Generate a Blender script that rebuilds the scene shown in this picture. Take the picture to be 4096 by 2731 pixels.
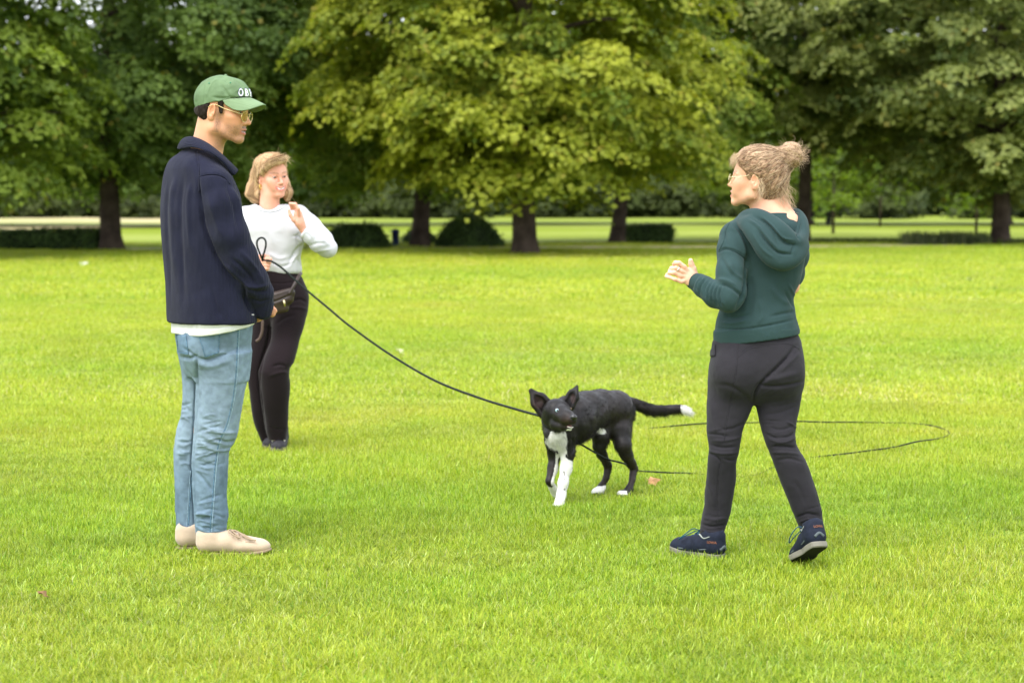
import bpy, math, random
import numpy as np
from mathutils import Vector, Matrix
from mathutils.bvhtree import BVHTree

for o in list(bpy.data.objects):
    bpy.data.objects.remove(o)
sc = bpy.context.scene
COL = sc.collection
rng = np.random.default_rng(11)

# ------------------------------------------------------------------ camera
LENS = 70.0
FPX = 1024 * LENS / 36.0
CAMH = 1.42
PITCH = math.atan(145.1 / FPX)
cam_d = bpy.data.cameras.new("camera")
cam = bpy.data.objects.new("camera", cam_d)
COL.objects.link(cam)
cam.location = (0, 0, CAMH)
cam.rotation_euler = (math.pi / 2 - PITCH, 0, 0)
cam_d.lens = LENS
cam_d.sensor_width = 36.0
cam_d.clip_end = 2000
cam_d.dof.use_dof = True
cam_d.dof.focus_distance = 7.85
cam_d.dof.aperture_fstop = 3.5
cam_d.dof.aperture_blades = 8
sc.camera = cam

# ------------------------------------------------------------------ light: bright thin overcast, soft sun from the upper left
SUN_DIR = Vector((-0.36, -0.46, 0.95)).normalized()      # towards the sun
w = bpy.data.worlds.new("World")
sc.world = w
w.use_nodes = True
wn = w.node_tree
wn.nodes.clear()
w_out = wn.nodes.new("ShaderNodeOutputWorld")
w_bg = wn.nodes.new("ShaderNodeBackground")
w_sky = wn.nodes.new("ShaderNodeTexSky")
w_sky.sky_type = 'NISHITA'
w_sky.sun_disc = False
w_sky.sun_elevation = math.asin(SUN_DIR.z)
w_sky.sun_rotation = math.atan2(SUN_DIR.x, SUN_DIR.y)
w_sky.air_density = 1.0
w_sky.dust_density = 3.0
w_sky.ozone_density = 1.0
w_mix = wn.nodes.new("ShaderNodeMix")
w_mix.data_type = 'RGBA'
w_mix.inputs[0].default_value = 0.62
w_mix.inputs[7].default_value = (10.3, 10.5, 11.0, 1)    # thin even cloud over the blue
wn.links.new(w_sky.outputs[0], w_mix.inputs[6])
wn.links.new(w_mix.outputs[2], w_bg.inputs[0])
w_bg.inputs[1].default_value = 0.15
wn.links.new(w_bg.outputs[0], w_out.inputs[0])
sun_d = bpy.data.lights.new("sun", 'SUN')
sun_d.energy = 1.5
sun_d.angle = math.radians(40)
sun_d.color = (1.0, 0.98, 0.955)
sun = bpy.data.objects.new("sun", sun_d)
COL.objects.link(sun)
sun.rotation_euler = SUN_DIR.to_track_quat('Z', 'Y').to_euler()
sun.location = (-20, -20, 40)
sc.view_settings.view_transform = 'Standard'
sc.view_settings.look = 'None'
sc.view_settings.exposure = 1.0
sc.view_settings.gamma = 1.0
sc.view_settings.use_curve_mapping = False
sc.cycles.max_bounces = 8
sc.cycles.diffuse_bounces = 4
sc.cycles.transparent_max_bounces = 12
sc.cycles.use_denoising = True
sc.cycles.use_adaptive_sampling = True
sc.cycles.adaptive_threshold = 0.01

# ------------------------------------------------------------------ helpers: pixel -> point
CP, SP = math.cos(PITCH), math.sin(PITCH)
def W(u, v, Y):
    """the point at world depth Y that the photograph shows at (u, v)"""
    a = (u - 512) / FPX
    b = (341 - v) / FPX
    dy = CP + b * SP
    dz = -SP + b * CP
    t = Y / dy
    return np.array((a * t, Y, CAMH + dz * t))
def G(u, v, z=0.0):
    b = (341 - v) / FPX
    dy = CP + b * SP
    dz = -SP + b * CP
    t = (z - CAMH) / dz
    return np.array(((u - 512) / FPX * t, dy * t, z))
def UV(P):
    """world points -> photograph pixels"""
    P = np.asarray(P)
    x = P[:, 0]; y = P[:, 1]; z = P[:, 2] - CAMH
    f = y * CP - z * SP
    up = y * SP + z * CP
    return 512 + FPX * x / f, 341 - FPX * up / f
def px(n, Y):
    return n * Y / FPX

# ------------------------------------------------------------------ helpers: numpy noise
def _h(i, j, k, s):
    n = (i * 374761393 + j * 668265263 + k * 1274126177 + s * 362437) & 0x7fffffff
    n = ((n ^ (n >> 13)) * 1103515245) & 0x7fffffff
    n = (n ^ (n >> 16)) & 0xffff
    return n.astype(np.float32) / 32767.5 - 1.0
def noise3(P, f=1.0, seed=0):
    P = np.asarray(P, dtype=np.float64) * f
    I = np.floor(P).astype(np.int64)
    t = (P - I)
    t = t * t * (3 - 2 * t)
    r = 0
    for dx in (0, 1):
        wx = t[:, 0] if dx else 1 - t[:, 0]
        for dy in (0, 1):
            wy = t[:, 1] if dy else 1 - t[:, 1]
            for dz in (0, 1):
                wz = t[:, 2] if dz else 1 - t[:, 2]
                r = r + wx * wy * wz * _h(I[:, 0] + dx, I[:, 1] + dy, I[:, 2] + dz, seed)
    return r
def fbm(P, f=1.0, o=3, seed=0):
    r = 0; a = 1
    for q in range(o):
        r = r + a * noise3(P, f * 2 ** q, seed + q); a *= .5
    return r
def sstep(a, b, x):
    t = np.clip((x - a) / (b - a), 0, 1)
    return t * t * (3 - 2 * t)

# ------------------------------------------------------------------ helpers: objects
def tag(o, label=None, cat=None, group=None, kind=None):
    if label: o["label"] = label
    if cat: o["category"] = cat
    if group: o["group"] = group
    if kind: o["kind"] = kind
    return o
def empty(name, loc):
    o = bpy.data.objects.new(name, None)
    o.empty_display_size = .1
    COL.objects.link(o)
    o.location = tuple(loc)
    return o
def origin_of(parent):
    o = np.zeros(3)
    p = parent
    while p is not None:
        o = o + np.array(p.location); p = p.parent
    return o
def mesh_data(name, V, F, mats=None, col=None, smooth=True, midx=None):
    """V (n,3); F an (m,k) array or a list of such arrays; col (n,3) per-point colours"""
    Fs = F if isinstance(F, list) else [F]
    Fs = [np.asarray(f, dtype=np.int32) for f in Fs if len(f)]
    me = bpy.data.meshes.new(name)
    V = np.asarray(V, dtype=np.float32)
    me.vertices.add(len(V))
    me.vertices.foreach_set("co", V.ravel())
    nl = sum(f.size for f in Fs); npoly = sum(len(f) for f in Fs)
    me.loops.add(nl)
    me.loops.foreach_set("vertex_index", np.concatenate([f.ravel() for f in Fs]))
    me.polygons.add(npoly)
    tot = np.concatenate([np.full(len(f), f.shape[1], dtype=np.int32) for f in Fs])
    st = np.concatenate([[0], np.cumsum(tot)[:-1]]).astype(np.int32)
    me.polygons.foreach_set("loop_start", st)
    me.polygons.foreach_set("loop_total", tot)
    me.polygons.foreach_set("use_smooth", np.full(npoly, smooth, dtype=bool))
    if midx is not None:
        me.polygons.foreach_set("material_index", np.asarray(midx, dtype=np.int32))
    me.update(calc_edges=True)
    me.validate()
    if col is not None:
        a = me.color_attributes.new("Col", 'FLOAT_COLOR', 'POINT')
        c = np.ones((len(V), 4), dtype=np.float32); c[:, :3] = col
        a.data.foreach_set("color", c.ravel())
    if mats is not None:
        for m in (mats if isinstance(mats, (list, tuple)) else [mats]):
            me.materials.append(m)
    return me
def mk(name, V, F, mats=None, parent=None, col=None, smooth=True, midx=None, at=None):
    """an object from world-space points; at = its own origin (top-level things), children share their parent's origin"""
    V = np.asarray(V, dtype=np.float64)
    org = origin_of(parent) if parent is not None else (np.asarray(at, dtype=float) if at is not None else np.zeros(3))
    me = mesh_data(name, V - org, F, mats, col, smooth, midx)
    o = bpy.data.objects.new(name, me)
    COL.objects.link(o)
    if parent is not None:
        o.parent = parent
    else:
        o.location = tuple(org)
    return o
def join(parts):
    """[(V,F[,col])...] -> V, [F...], col"""
    Vs = []; Fs = {}; Cs = []; n = 0
    for p in parts:
        V, F = p[0], p[1]
        for f in (F if isinstance(F, list) else [F]):
            f = np.asarray(f)
            if len(f): Fs.setdefault(f.shape[1], []).append(f + n)
        Vs.append(np.asarray(V)); n += len(V)
        if len(p) > 2: Cs.append(np.asarray(p[2]))
    return np.concatenate(Vs), [np.concatenate(x) for x in Fs.values()], (np.concatenate(Cs) if Cs else None)
def unit(v):
    v = np.asarray(v, dtype=float); return v / (np.linalg.norm(v) + 1e-12)
def catmull(P, n=8):
    P = np.asarray(P, dtype=float)
    Q = np.vstack([2 * P[0] - P[1], P, 2 * P[-1] - P[-2]])
    out = []
    for i in range(1, len(Q) - 2):
        t = np.linspace(0, 1, n, endpoint=False)[:, None]
        a, b, c, d = Q[i - 1], Q[i], Q[i + 1], Q[i + 2]
        out.append(.5 * (2 * b + (c - a) * t + (2 * a - 5 * b + 4 * c - d) * t ** 2 + (3 * b - a - 3 * c + d) * t ** 3))
    out.append(P[-1:])
    return np.vstack(out)
def tube(P, r, sides=6, flat=None, closed=False, caps=True, up=(0, 0, 1)):
    """tube along P; r number or array; flat=(kw, kt) scales the two section axes"""
    P = np.asarray(P, dtype=float); n = len(P)
    r = np.broadcast_to(np.asarray(r, dtype=float), (n,))
    if closed:
        T = np.roll(P, -1, 0) - np.roll(P, 1, 0)
    else:
        T = np.gradient(P, axis=0)
    T = T / (np.linalg.norm(T, axis=1, keepdims=True) + 1e-12)
    u = np.asarray(up, dtype=float)
    if flat is None:
        u0 = u - T[0] * (u @ T[0])
        if np.linalg.norm(u0) < .1: u0 = np.array((1., 0, 0)) - T[0] * T[0][0]
        Us = [unit(u0)]
        for i in range(1, n):
            q = Us[-1] - T[i] * (Us[-1] @ T[i]); Us.append(unit(q))
        U = np.array(Us)
    else:
        U = u[None] - T * (T @ u)[:, None]
        U = U / (np.linalg.norm(U, axis=1, keepdims=True) + 1e-9)
    B = np.cross(T, U)
    kw, kt = flat if flat else (1, 1)
    a = np.linspace(0, 2 * math.pi, sides, endpoint=False)
    V = P[:, None] + r[:, None, None] * (np.cos(a)[None, :, None] * B[:, None] * kw + np.sin(a)[None, :, None] * U[:, None] * kt)
    V = V.reshape(-1, 3)
    m = n if closed else n - 1
    i = np.arange(m)[:, None]; j = np.arange(sides)[None]
    j2 = (j + 1) % sides; i2 = (i + 1) % n
    F = np.stack([i * sides + j, i * sides + j2, i2 * sides + j2, i2 * sides + j], -1).reshape(-1, 4)
    Fl = [F]
    if caps and not closed:
        c0 = np.arange(sides)[::-1][None]; c1 = ((n - 1) * sides + np.arange(sides))[None]
        Fl.append(np.vstack([c0, c1])) if sides != 4 else Fl.__setitem__(0, np.vstack([F, c0, c1]))
    return V, Fl
def strands(Ps, r):
    """many three-sided hairs: Ps (N,K,3), tapering"""
    N, K, _ = Ps.shape
    T = np.gradient(Ps, axis=1); T /= np.linalg.norm(T, axis=2, keepdims=True) + 1e-12
    ref = np.where(np.abs(T[..., 2:3]) > .8, np.array((1., 0, 0)), np.array((0, 0, 1.)))
    B = np.cross(T, ref); B /= np.linalg.norm(B, axis=2, keepdims=True) + 1e-12
    U = np.cross(B, T)
    tp = np.linspace(1, .35, K)[None, :, None] * (r if np.isscalar(r) else np.asarray(r)[:, None, None])
    V = np.stack([Ps + tp * (math.cos(a) * B + math.sin(a) * U) for a in (0, 2.094, 4.189)], 2).reshape(-1, 3)
    n = np.arange(N)[:, None, None]; k = np.arange(K - 1)[None, :, None]; s = np.arange(3)[None, None]
    s2 = (s + 1) % 3
    b = n * K * 3
    F = np.stack([b + k * 3 + s, b + k * 3 + s2, b + (k + 1) * 3 + s2, b + (k + 1) * 3 + s], -1).reshape(-1, 4)
    return V, F

# ------------------------------------------------------------------ helpers: distance fields, polygonised by surface nets
def _smin(a, b, k):
    if k <= 0: return np.minimum(a, b)
    h = np.maximum(k - np.abs(a - b), 0) / k
    return np.minimum(a, b) - h * h * k * .25
class Field:
    def __init__(s, h):
        s.h = h; s.ops = []
    def add(s, prim, k=.01):
        s.ops.append((1, prim, k)); return s
    def sub(s, prim, k=.004):
        s.ops.append((-1, prim, k)); return s
    def cut(s, prim, k=.002):
        s.ops.append((0, prim, k)); return s          # keep only what lies inside prim (a half-space)
    def build(s, it=1):
        h = s.h
        adds = [p for t, p, k in s.ops if t == 1]
        lo = np.min([p[1] for p in adds], 0) - 3 * h - .01
        hi = np.max([p[2] for p in adds], 0) + 3 * h + .01
        n = np.ceil((hi - lo) / h).astype(int) + 1
        ax = [lo[i] + h * np.arange(n[i]) for i in range(3)]
        D = np.full(n, .2, dtype=np.float32)
        for t, p, k in s.ops:
            m = k + 2.5 * h
            if t == 0:
                a = [0, 0, 0]; b = list(n)
            else:
                a = np.clip(np.floor((p[1] - m - lo) / h).astype(int), 0, n); b = np.clip(np.ceil((p[2] + m - lo) / h).astype(int) + 1, 0, n)
                if np.any(b <= a): continue
            X, Y, Z = np.meshgrid(ax[0][a[0]:b[0]], ax[1][a[1]:b[1]], ax[2][a[2]:b[2]], indexing='ij')
            d = p[0](np.stack([X, Y, Z], -1).astype(np.float32)).astype(np.float32)
            S = D[a[0]:b[0], a[1]:b[1], a[2]:b[2]]
            if t == 1: S[...] = _smin(S, d, k)
            elif t == -1: S[...] = -_smin(-S, d, k)
            else: S[...] = -_smin(-S, -d, k)
        V, Q = surface_nets(D, lo, h)
        if it: V = lap(V, Q, it)
        return V, Q
def surface_nets(D, lo, h):
    ins = D < 0
    c = [ins[i:ins.shape[0] - 1 + i, j:ins.shape[1] - 1 + j, k:ins.shape[2] - 1 + k] for i in (0, 1) for j in (0, 1) for k in (0, 1)]
    any_ = np.zeros_like(c[0]); all_ = np.ones_like(c[0])
    for q in c: any_ |= q; all_ &= q
    act = any_ & ~all_
    I = np.argwhere(act)
    idx = np.full(act.shape, -1, dtype=np.int32)
    idx[act] = np.arange(len(I))
    offs = np.array([(i, j, k) for i in (0, 1) for j in (0, 1) for k in (0, 1)])
    val = np.stack([D[I[:, 0] + o[0], I[:, 1] + o[1], I[:, 2] + o[2]] for o in offs], 1)
    S = np.zeros((len(I), 3)); N = np.zeros(len(I))
    for a in range(8):
        for b in range(a + 1, 8):
            if np.abs(offs[a] - offs[b]).sum() != 1: continue
            va, vb = val[:, a], val[:, b]
            x = (va < 0) != (vb < 0)
            t = np.where(x, va / np.where(x, va - vb, 1), 0)
            S += np.where(x[:, None], offs[a] + t[:, None] * (offs[b] - offs[a]), 0); N += x
    V = lo + h * (I + S / N[:, None])
    Q = []
    for ax in range(3):
        o1, o2 = [(1, 2), (2, 0), (0, 1)][ax]
        sl0 = [slice(None)] * 3; sl1 = [slice(None)] * 3
        sl0[ax] = slice(0, -1); sl1[ax] = slice(1, None)
        A = ins[tuple(sl0)]; B = ins[tuple(sl1)]
        e = A != B
        E = np.argwhere(e)
        E = E[(E[:, o1] > 0) & (E[:, o2] > 0) & (E[:, o1] < D.shape[o1] - 1) & (E[:, o2] < D.shape[o2] - 1)]
        def cell(d1, d2):
            q = E.copy(); q[:, o1] -= d1; q[:, o2] -= d2
            return idx[q[:, 0], q[:, 1], q[:, 2]]
        quad = np.stack([cell(1, 1), cell(0, 1), cell(0, 0), cell(1, 0)], 1)
        flip = ~A[E[:, 0], E[:, 1], E[:, 2]]
        quad[flip] = quad[flip][:, ::-1]
        Q.append(quad)
    return V, np.concatenate(Q)
def lap(V, Q, it=1, lam=.5):
    e = np.concatenate([Q[:, [0, 1]], Q[:, [1, 2]], Q[:, [2, 3]], Q[:, [3, 0]]])
    e = np.concatenate([e, e[:, ::-1]])
    n = len(V); cnt = np.bincount(e[:, 0], minlength=n)[:, None] + 1e-9
    for _ in range(it):
        for l in (lam, -lam * .9):
            A = np.stack([np.bincount(e[:, 0], weights=V[e[:, 1], i], minlength=n) for i in range(3)], 1) / cnt
            V = V + l * (A - V)
    return V
def normals(V, Q):
    N = np.cross(V[Q[:, 2]] - V[Q[:, 0]], V[Q[:, 3]] - V[Q[:, 1]])
    R = np.stack([sum(np.bincount(Q[:, c], weights=N[:, i], minlength=len(V)) for c in range(4)) for i in range(3)], 1)
    return R / (np.linalg.norm(R, axis=1, keepdims=True) + 1e-12)
# primitives: (function, low corner, high corner)
def rc(a, b, ra, rb=None, sq=None):
    """tapered capsule; sq=(normal, factor) flattens it along the normal"""
    a = np.asarray(a, dtype=float); b = np.asarray(b, dtype=float); rb = ra if rb is None else rb
    ba = b - a; L = float(ba @ ba) + 1e-12
    if sq is not None: nn = unit(sq[0]); kf = sq[1]
    def f(P):
        q = P - a.astype(np.float32)
        t = np.clip((q @ ba.astype(np.float32)) / L, 0, 1)
        d = q - t[..., None] * ba.astype(np.float32)
        r = ra + (rb - ra) * t
        if sq is not None:
            m = d @ nn.astype(np.float32)
            d2 = (d * d).sum(-1) + m * m * (kf * kf - 1)
            g = np.sqrt(np.maximum(d2, 1e-12))
            return (g - r) * np.minimum(1, 1 / (1 + (kf - 1) * np.abs(m) * kf / g))
        return np.sqrt((d * d).sum(-1)) - r
    R = max(ra, rb)
    return f, np.minimum(a - ra, b - rb), np.maximum(a + ra, b + rb)
def el(c, r, R=None):
    """ellipsoid, R = 3x3 rotation (columns = its axes)"""
    c = np.asarray(c, dtype=float); r = np.asarray(r, dtype=float)
    R = np.eye(3) if R is None else np.asarray(R, dtype=float)
    def f(P):
        q = (P - c.astype(np.float32)) @ R.astype(np.float32)
        k0 = np.sqrt(((q / r.astype(np.float32)) ** 2).sum(-1)); k1 = np.sqrt(((q / (r * r).astype(np.float32)) ** 2).sum(-1)) + 1e-9
        return k0 * (k0 - 1) / k1
    e = np.abs(R) @ r
    return f, c - e, c + e
def half(p, n):
    p = np.asarray(p, dtype=float); n = unit(n)
    return (lambda P: (P - p.astype(np.float32)) @ n.astype(np.float32)), None, None
def xf(prim, M, s):
    """primitive given in a local frame: world = M[:3,:3] @ p * s + M[:3,3] (M rotation only, s scale)"""
    R = M[:3, :3]; t = M[:3, 3]
    def f(P):
        q = ((P - t.astype(np.float32)) @ R.astype(np.float32)) / s
        return prim[0](q.astype(np.float32)) * s
    cs = np.array([[(prim[1], prim[2])[i][0], (prim[1], prim[2])[j][1], (prim[1], prim[2])[k][2]] for i in (0, 1) for j in (0, 1) for k in (0, 1)])
    w_ = (cs * s) @ R.T + t
    return f, w_.min(0), w_.max(0)
def loft(rows, Y, yaw=0.0, asp=.8, n=2.2, ycur=None):
    """stack of rounded sections traced as rows (v, uL, uR[, dy[, aspect]]) at depth Y (+dy); yaw turns the section's long axis"""
    R = []
    for r in rows:
        v, a, b = r[:3]; dy = r[3] if len(r) > 3 else 0; q = r[4] if len(r) > 4 else asp
        p = W(a, v, Y + dy); p2 = W(b, v, Y + dy)
        R.append((p[2], (p[0] + p2[0]) / 2, Y + dy, (p2[0] - p[0]) / 2, q))
    R = np.array(R); R = R[np.argsort(R[:, 0])]
    t = np.arange(len(R)); tt = np.linspace(0, len(R) - 1, (len(R) - 1) * 6 + 1)
    S = catmull(R, 6); S = S[np.argsort(S[:, 0])]
    c, s = math.cos(yaw), math.sin(yaw)
    def f(P):
        z = P[..., 2]
        cx, cy, hw, q = (np.interp(z, S[:, 0], S[:, i]).astype(np.float32) for i in (1, 2, 3, 4))
        A = hw / np.sqrt(c * c + q * q * s * s)          # long half axis that gives the traced outline
        B = A * q
        x = P[..., 0] - cx; y = P[..., 1] - cy
        xl = x * c + y * s; yl = -x * s + y * c
        ax = np.abs(xl / A); ay = np.abs(yl / B)
        k = (ax ** n + ay ** n) ** (1.0 / n)
        d = (k - 1) * np.minimum(A, B)
        dz = np.maximum(z - S[-1, 0], S[0, 0] - z)
        return np.where(dz > 0, np.maximum(d, dz), np.maximum(d, dz))
    hm = (R[:, 3] * np.maximum(1, 1 / np.sqrt(c * c + R[:, 4] ** 2 * s * s))).max() * 1.05
    lo = np.array((R[:, 1].min() - hm, R[:, 2].min() - hm, R[0, 0])); hi = np.array((R[:, 1].max() + hm, R[:, 2].max() + hm, R[-1, 0]))
    return f, lo, hi
def chain(F, pts, k=.01, sq=None):
    """pts: [(point, radius)...] as joined tapered capsules"""
    for (a, ra), (b, rb) in zip(pts[:-1], pts[1:]):
        F.add(rc(a, b, ra, rb, sq), k)
def creases(V, N, strokes, Y, side=None):
    """press folds into cloth: strokes (pixel polyline, width px, depth m: + sinks, - raises), on the faces turned to the camera"""
    u, v = UV(V)
    toc = np.array((0, 0, CAMH)) - V; toc /= np.linalg.norm(toc, axis=1, keepdims=True)
    fac = sstep(-.05, .25, (N * toc).sum(1))
    D = np.zeros(len(V))
    P = np.stack([u, v], 1)
    for pts, wd, dep in strokes:
        pts = catmull(np.array(pts, dtype=float), 5) if len(pts) > 2 else np.array(pts, dtype=float)
        lo = pts.min(0) - 3 * wd; hi = pts.max(0) + 3 * wd
        m = np.where((P[:, 0] > lo[0]) & (P[:, 0] < hi[0]) & (P[:, 1] > lo[1]) & (P[:, 1] < hi[1]) & (fac > 0))[0]
        if not len(m): continue
        best = np.full(len(m), 1e9); tb = np.zeros(len(m)); nS = len(pts) - 1
        for i in range(nS):
            a, b = pts[i], pts[i + 1]; ba = b - a
            t = np.clip(((P[m] - a) @ ba) / (ba @ ba + 1e-9), 0, 1)
            d = np.linalg.norm(P[m] - a - t[:, None] * ba, axis=1)
            w_ = d < best; best = np.where(w_, d, best); tb = np.where(w_, (i + t) / nS, tb)
        taper = np.clip(np.minimum(tb, 1 - tb) * 5, 0, 1) * .85 + .15
        D[m] += -dep * np.exp(-(best / wd) ** 2) * taper
    return V + N * (D * fac)[:, None]
class Caster:
    """rays from the photograph's viewpoint onto a built mesh, to lay seams, pockets and lettering on it"""
    def __init__(s, V, F):
        F = F if isinstance(F, list) else [F]
        s.b = BVHTree.FromPolygons([tuple(p) for p in V], [tuple(int(i) for i in q) for f in F for q in f])
    def __call__(s, u, v, off=0.0):
        o = Vector((0, 0, CAMH)); d = (Vector(W(u, v, 1.0)) - o).normalized()
        h = s.b.ray_cast(o, d)
        if h[0] is None: return None
        n = h[1] if h[1].dot(d) < 0 else -h[1]
        return np.array(h[0] + n * off)
    def line(s, pts, off=0.0, n=6):
        q = catmull(np.array(pts, dtype=float), n) if len(pts) > 2 else np.array([np.array(pts[0]) + (np.array(pts[1]) - np.array(pts[0])) * t for t in np.linspace(0, 1, n + 1)])
        r = [s(a, b, off) for a, b in q]
        return np.array([x for x in r if x is not None])
def patch_on(cast, poly, off=.003, n=10):
    """a thin raised panel: quad poly of four pixel corners, laid on the cast surface"""
    A, B, C, D = [np.array(p, dtype=float) for p in poly]
    pts = []; ok = True
    for i in range(n + 1):
        for j in range(n + 1):
            s, t = i / n, j / n
            q = (A * (1 - s) + B * s) * (1 - t) + (D * (1 - s) + C * s) * t
            p = cast(q[0], q[1], off)
            if p is None: p = np.array(pts[-1]) if pts else np.zeros(3)
            pts.append(p)
    T = np.array(pts); cdir = unit(np.array((0, 0, CAMH)) - T.mean(0))
    Bk = T - cdir * (off + .004)
    i = np.arange(n)[:, None] * (n + 1) + np.arange(n)[None]
    f = np.stack([i, i + 1, i + n + 2, i + n + 1], -1).reshape(-1, 4)
    ring = np.concatenate([np.arange(n + 1), np.arange(1, n + 1) * (n + 1) + n, (n * (n + 1) + np.arange(n + 1))[::-1][1:], (np.arange(n + 1) * (n + 1))[::-1][1:-1]])
    r2 = np.roll(ring, -1); m = len(T)
    return np.vstack([T, Bk]), [np.vstack([f, np.stack([ring, ring + m, r2 + m, r2], 1)])]
# ------------------------------------------------------------------ materials
def nodes_of(m):
    m.use_nodes = True
    t = m.node_tree; t.nodes.clear()
    out = t.nodes.new("ShaderNodeOutputMaterial")
    return t, out
def mat(name, base=(.5, .5, .5), rough=.75, spec=.3, attr=False, var=None, bump=None, sheen=0.0, metal=0.0, trans=0.0, sss=0.0, wave=None, coat=0.0):
    """var=(scale, amount) mottles the colour; bump=(scale, strength, distance, stretch xyz); wave=(scale, strength, distance, direction)"""
    m = bpy.data.materials.new(name)
    t, out = nodes_of(m)
    N = t.nodes; L = t.links
    p = N.new("ShaderNodeBsdfPrincipled")
    p.inputs["Roughness"].default_value = rough
    p.inputs["Specular IOR Level"].default_value = spec
    p.inputs["Metallic"].default_value = metal
    p.inputs["Sheen Weight"].default_value = sheen
    p.inputs["Sheen Roughness"].default_value = .5
    p.inputs["Coat Weight"].default_value = coat
    if sss:
        p.inputs["Subsurface Weight"].default_value = sss
        p.inputs["Subsurface Radius"].default_value = (.012, .005, .003)
        p.inputs["Subsurface Scale"].default_value = 1.0
    tc = N.new("ShaderNodeTexCoord")
    if attr:
        a = N.new("ShaderNodeAttribute"); a.attribute_name = "Col"; src = a.outputs[0]
    else:
        a = N.new("ShaderNodeRGB"); a.outputs[0].default_value = (*base, 1); src = a.outputs[0]
    if var:
        n = N.new("ShaderNodeTexNoise"); n.inputs["Scale"].default_value = var[0]; n.inputs["Detail"].default_value = 5
        L.new(tc.outputs["Object"], n.inputs["Vector"])
        mr = N.new("ShaderNodeMapRange"); mr.inputs[1].default_value = .3; mr.inputs[2].default_value = .7
        mr.inputs[3].default_value = 1 - var[1]; mr.inputs[4].default_value = 1 + var[1]
        L.new(n.outputs[0], mr.inputs[0])
        vm = N.new("ShaderNodeVectorMath"); vm.operation = 'MULTIPLY'
        L.new(src, vm.inputs[0]); L.new(mr.outputs[0], vm.inputs[1]); src = vm.outputs[0]
    L.new(src, p.inputs["Base Color"])
    nrm = None
    if bump:
        mp = N.new("ShaderNodeMapping"); L.new(tc.outputs["Object"], mp.inputs[0])
        if len(bump) > 3: mp.inputs["Scale"].default_value = bump[3]
        n = N.new("ShaderNodeTexNoise"); n.inputs["Scale"].default_value = bump[0]; n.inputs["Detail"].default_value = 4
        L.new(mp.outputs[0], n.inputs["Vector"])
        b = N.new("ShaderNodeBump"); b.inputs["Strength"].default_value = bump[1]; b.inputs["Distance"].default_value = bump[2]
        L.new(n.outputs[0], b.inputs["Height"]); nrm = b.outputs[0]
    if wave:
        wv = N.new("ShaderNodeTexWave"); wv.inputs["Scale"].default_value = wave[0]; wv.bands_direction = wave[3]
        wv.inputs["Distortion"].default_value = .6; wv.inputs["Detail"].default_value = 1
        L.new(tc.outputs["Object"], wv.inputs["Vector"])
        b = N.new("ShaderNodeBump"); b.inputs["Strength"].default_value = wave[1]; b.inputs["Distance"].default_value = wave[2]
        L.new(wv.outputs[1], b.inputs["Height"])
        if nrm is not None: L.new(nrm, b.inputs["Normal"])
        nrm = b.outputs[0]
    if nrm is not None: L.new(nrm, p.inputs["Normal"])
    sh = p.outputs[0]
    if trans:
        tr = N.new("ShaderNodeBsdfTranslucent"); L.new(src, tr.inputs[0])
        mx = N.new("ShaderNodeMixShader"); mx.inputs[0].default_value = trans
        L.new(sh, mx.inputs[1]); L.new(tr.outputs[0], mx.inputs[2]); sh = mx.outputs[0]
    L.new(sh, out.inputs[0])
    return m
def leaf_mat(name, trans=.35, rough=.55, inst=False, spec=.25):
    m = bpy.data.materials.new(name)
    t, out = nodes_of(m); N = t.nodes; L = t.links
    a = N.new("ShaderNodeAttribute"); a.attribute_name = "Col"; src = a.outputs[0]
    if inst:
        b = N.new("ShaderNodeAttribute"); b.attribute_name = "tint"; b.attribute_type = 'INSTANCER'
        vm = N.new("ShaderNodeVectorMath"); vm.operation = 'MULTIPLY'
        L.new(src, vm.inputs[0]); L.new(b.outputs[0], vm.inputs[1]); src = vm.outputs[0]
    p = N.new("ShaderNodeBsdfPrincipled"); p.inputs["Roughness"].default_value = rough; p.inputs["Specular IOR Level"].default_value = spec
    L.new(src, p.inputs["Base Color"])
    g = N.new("ShaderNodeVectorMath"); g.operation = 'MULTIPLY'; g.inputs[1].default_value = (1.25, 1.3, .7)
    L.new(src, g.inputs[0])
    tr = N.new("ShaderNodeBsdfTranslucent"); L.new(g.outputs[0], tr.inputs[0])
    mx = N.new("ShaderNodeMixShader"); mx.inputs[0].default_value = trans
    L.new(p.outputs[0], mx.inputs[1]); L.new(tr.outputs[0], mx.inputs[2]); L.new(mx.outputs[0], out.inputs[0])
    return m
M_LEAF = leaf_mat("foliage", .46)
M_BLADE = leaf_mat("grass_blades", .30, .5, True, .22)
M_BARK = mat("bark", (.062, .046, .036), .95, .1, var=(3, .5), bump=(9, .9, .05, (1, 1, .18)))
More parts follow.
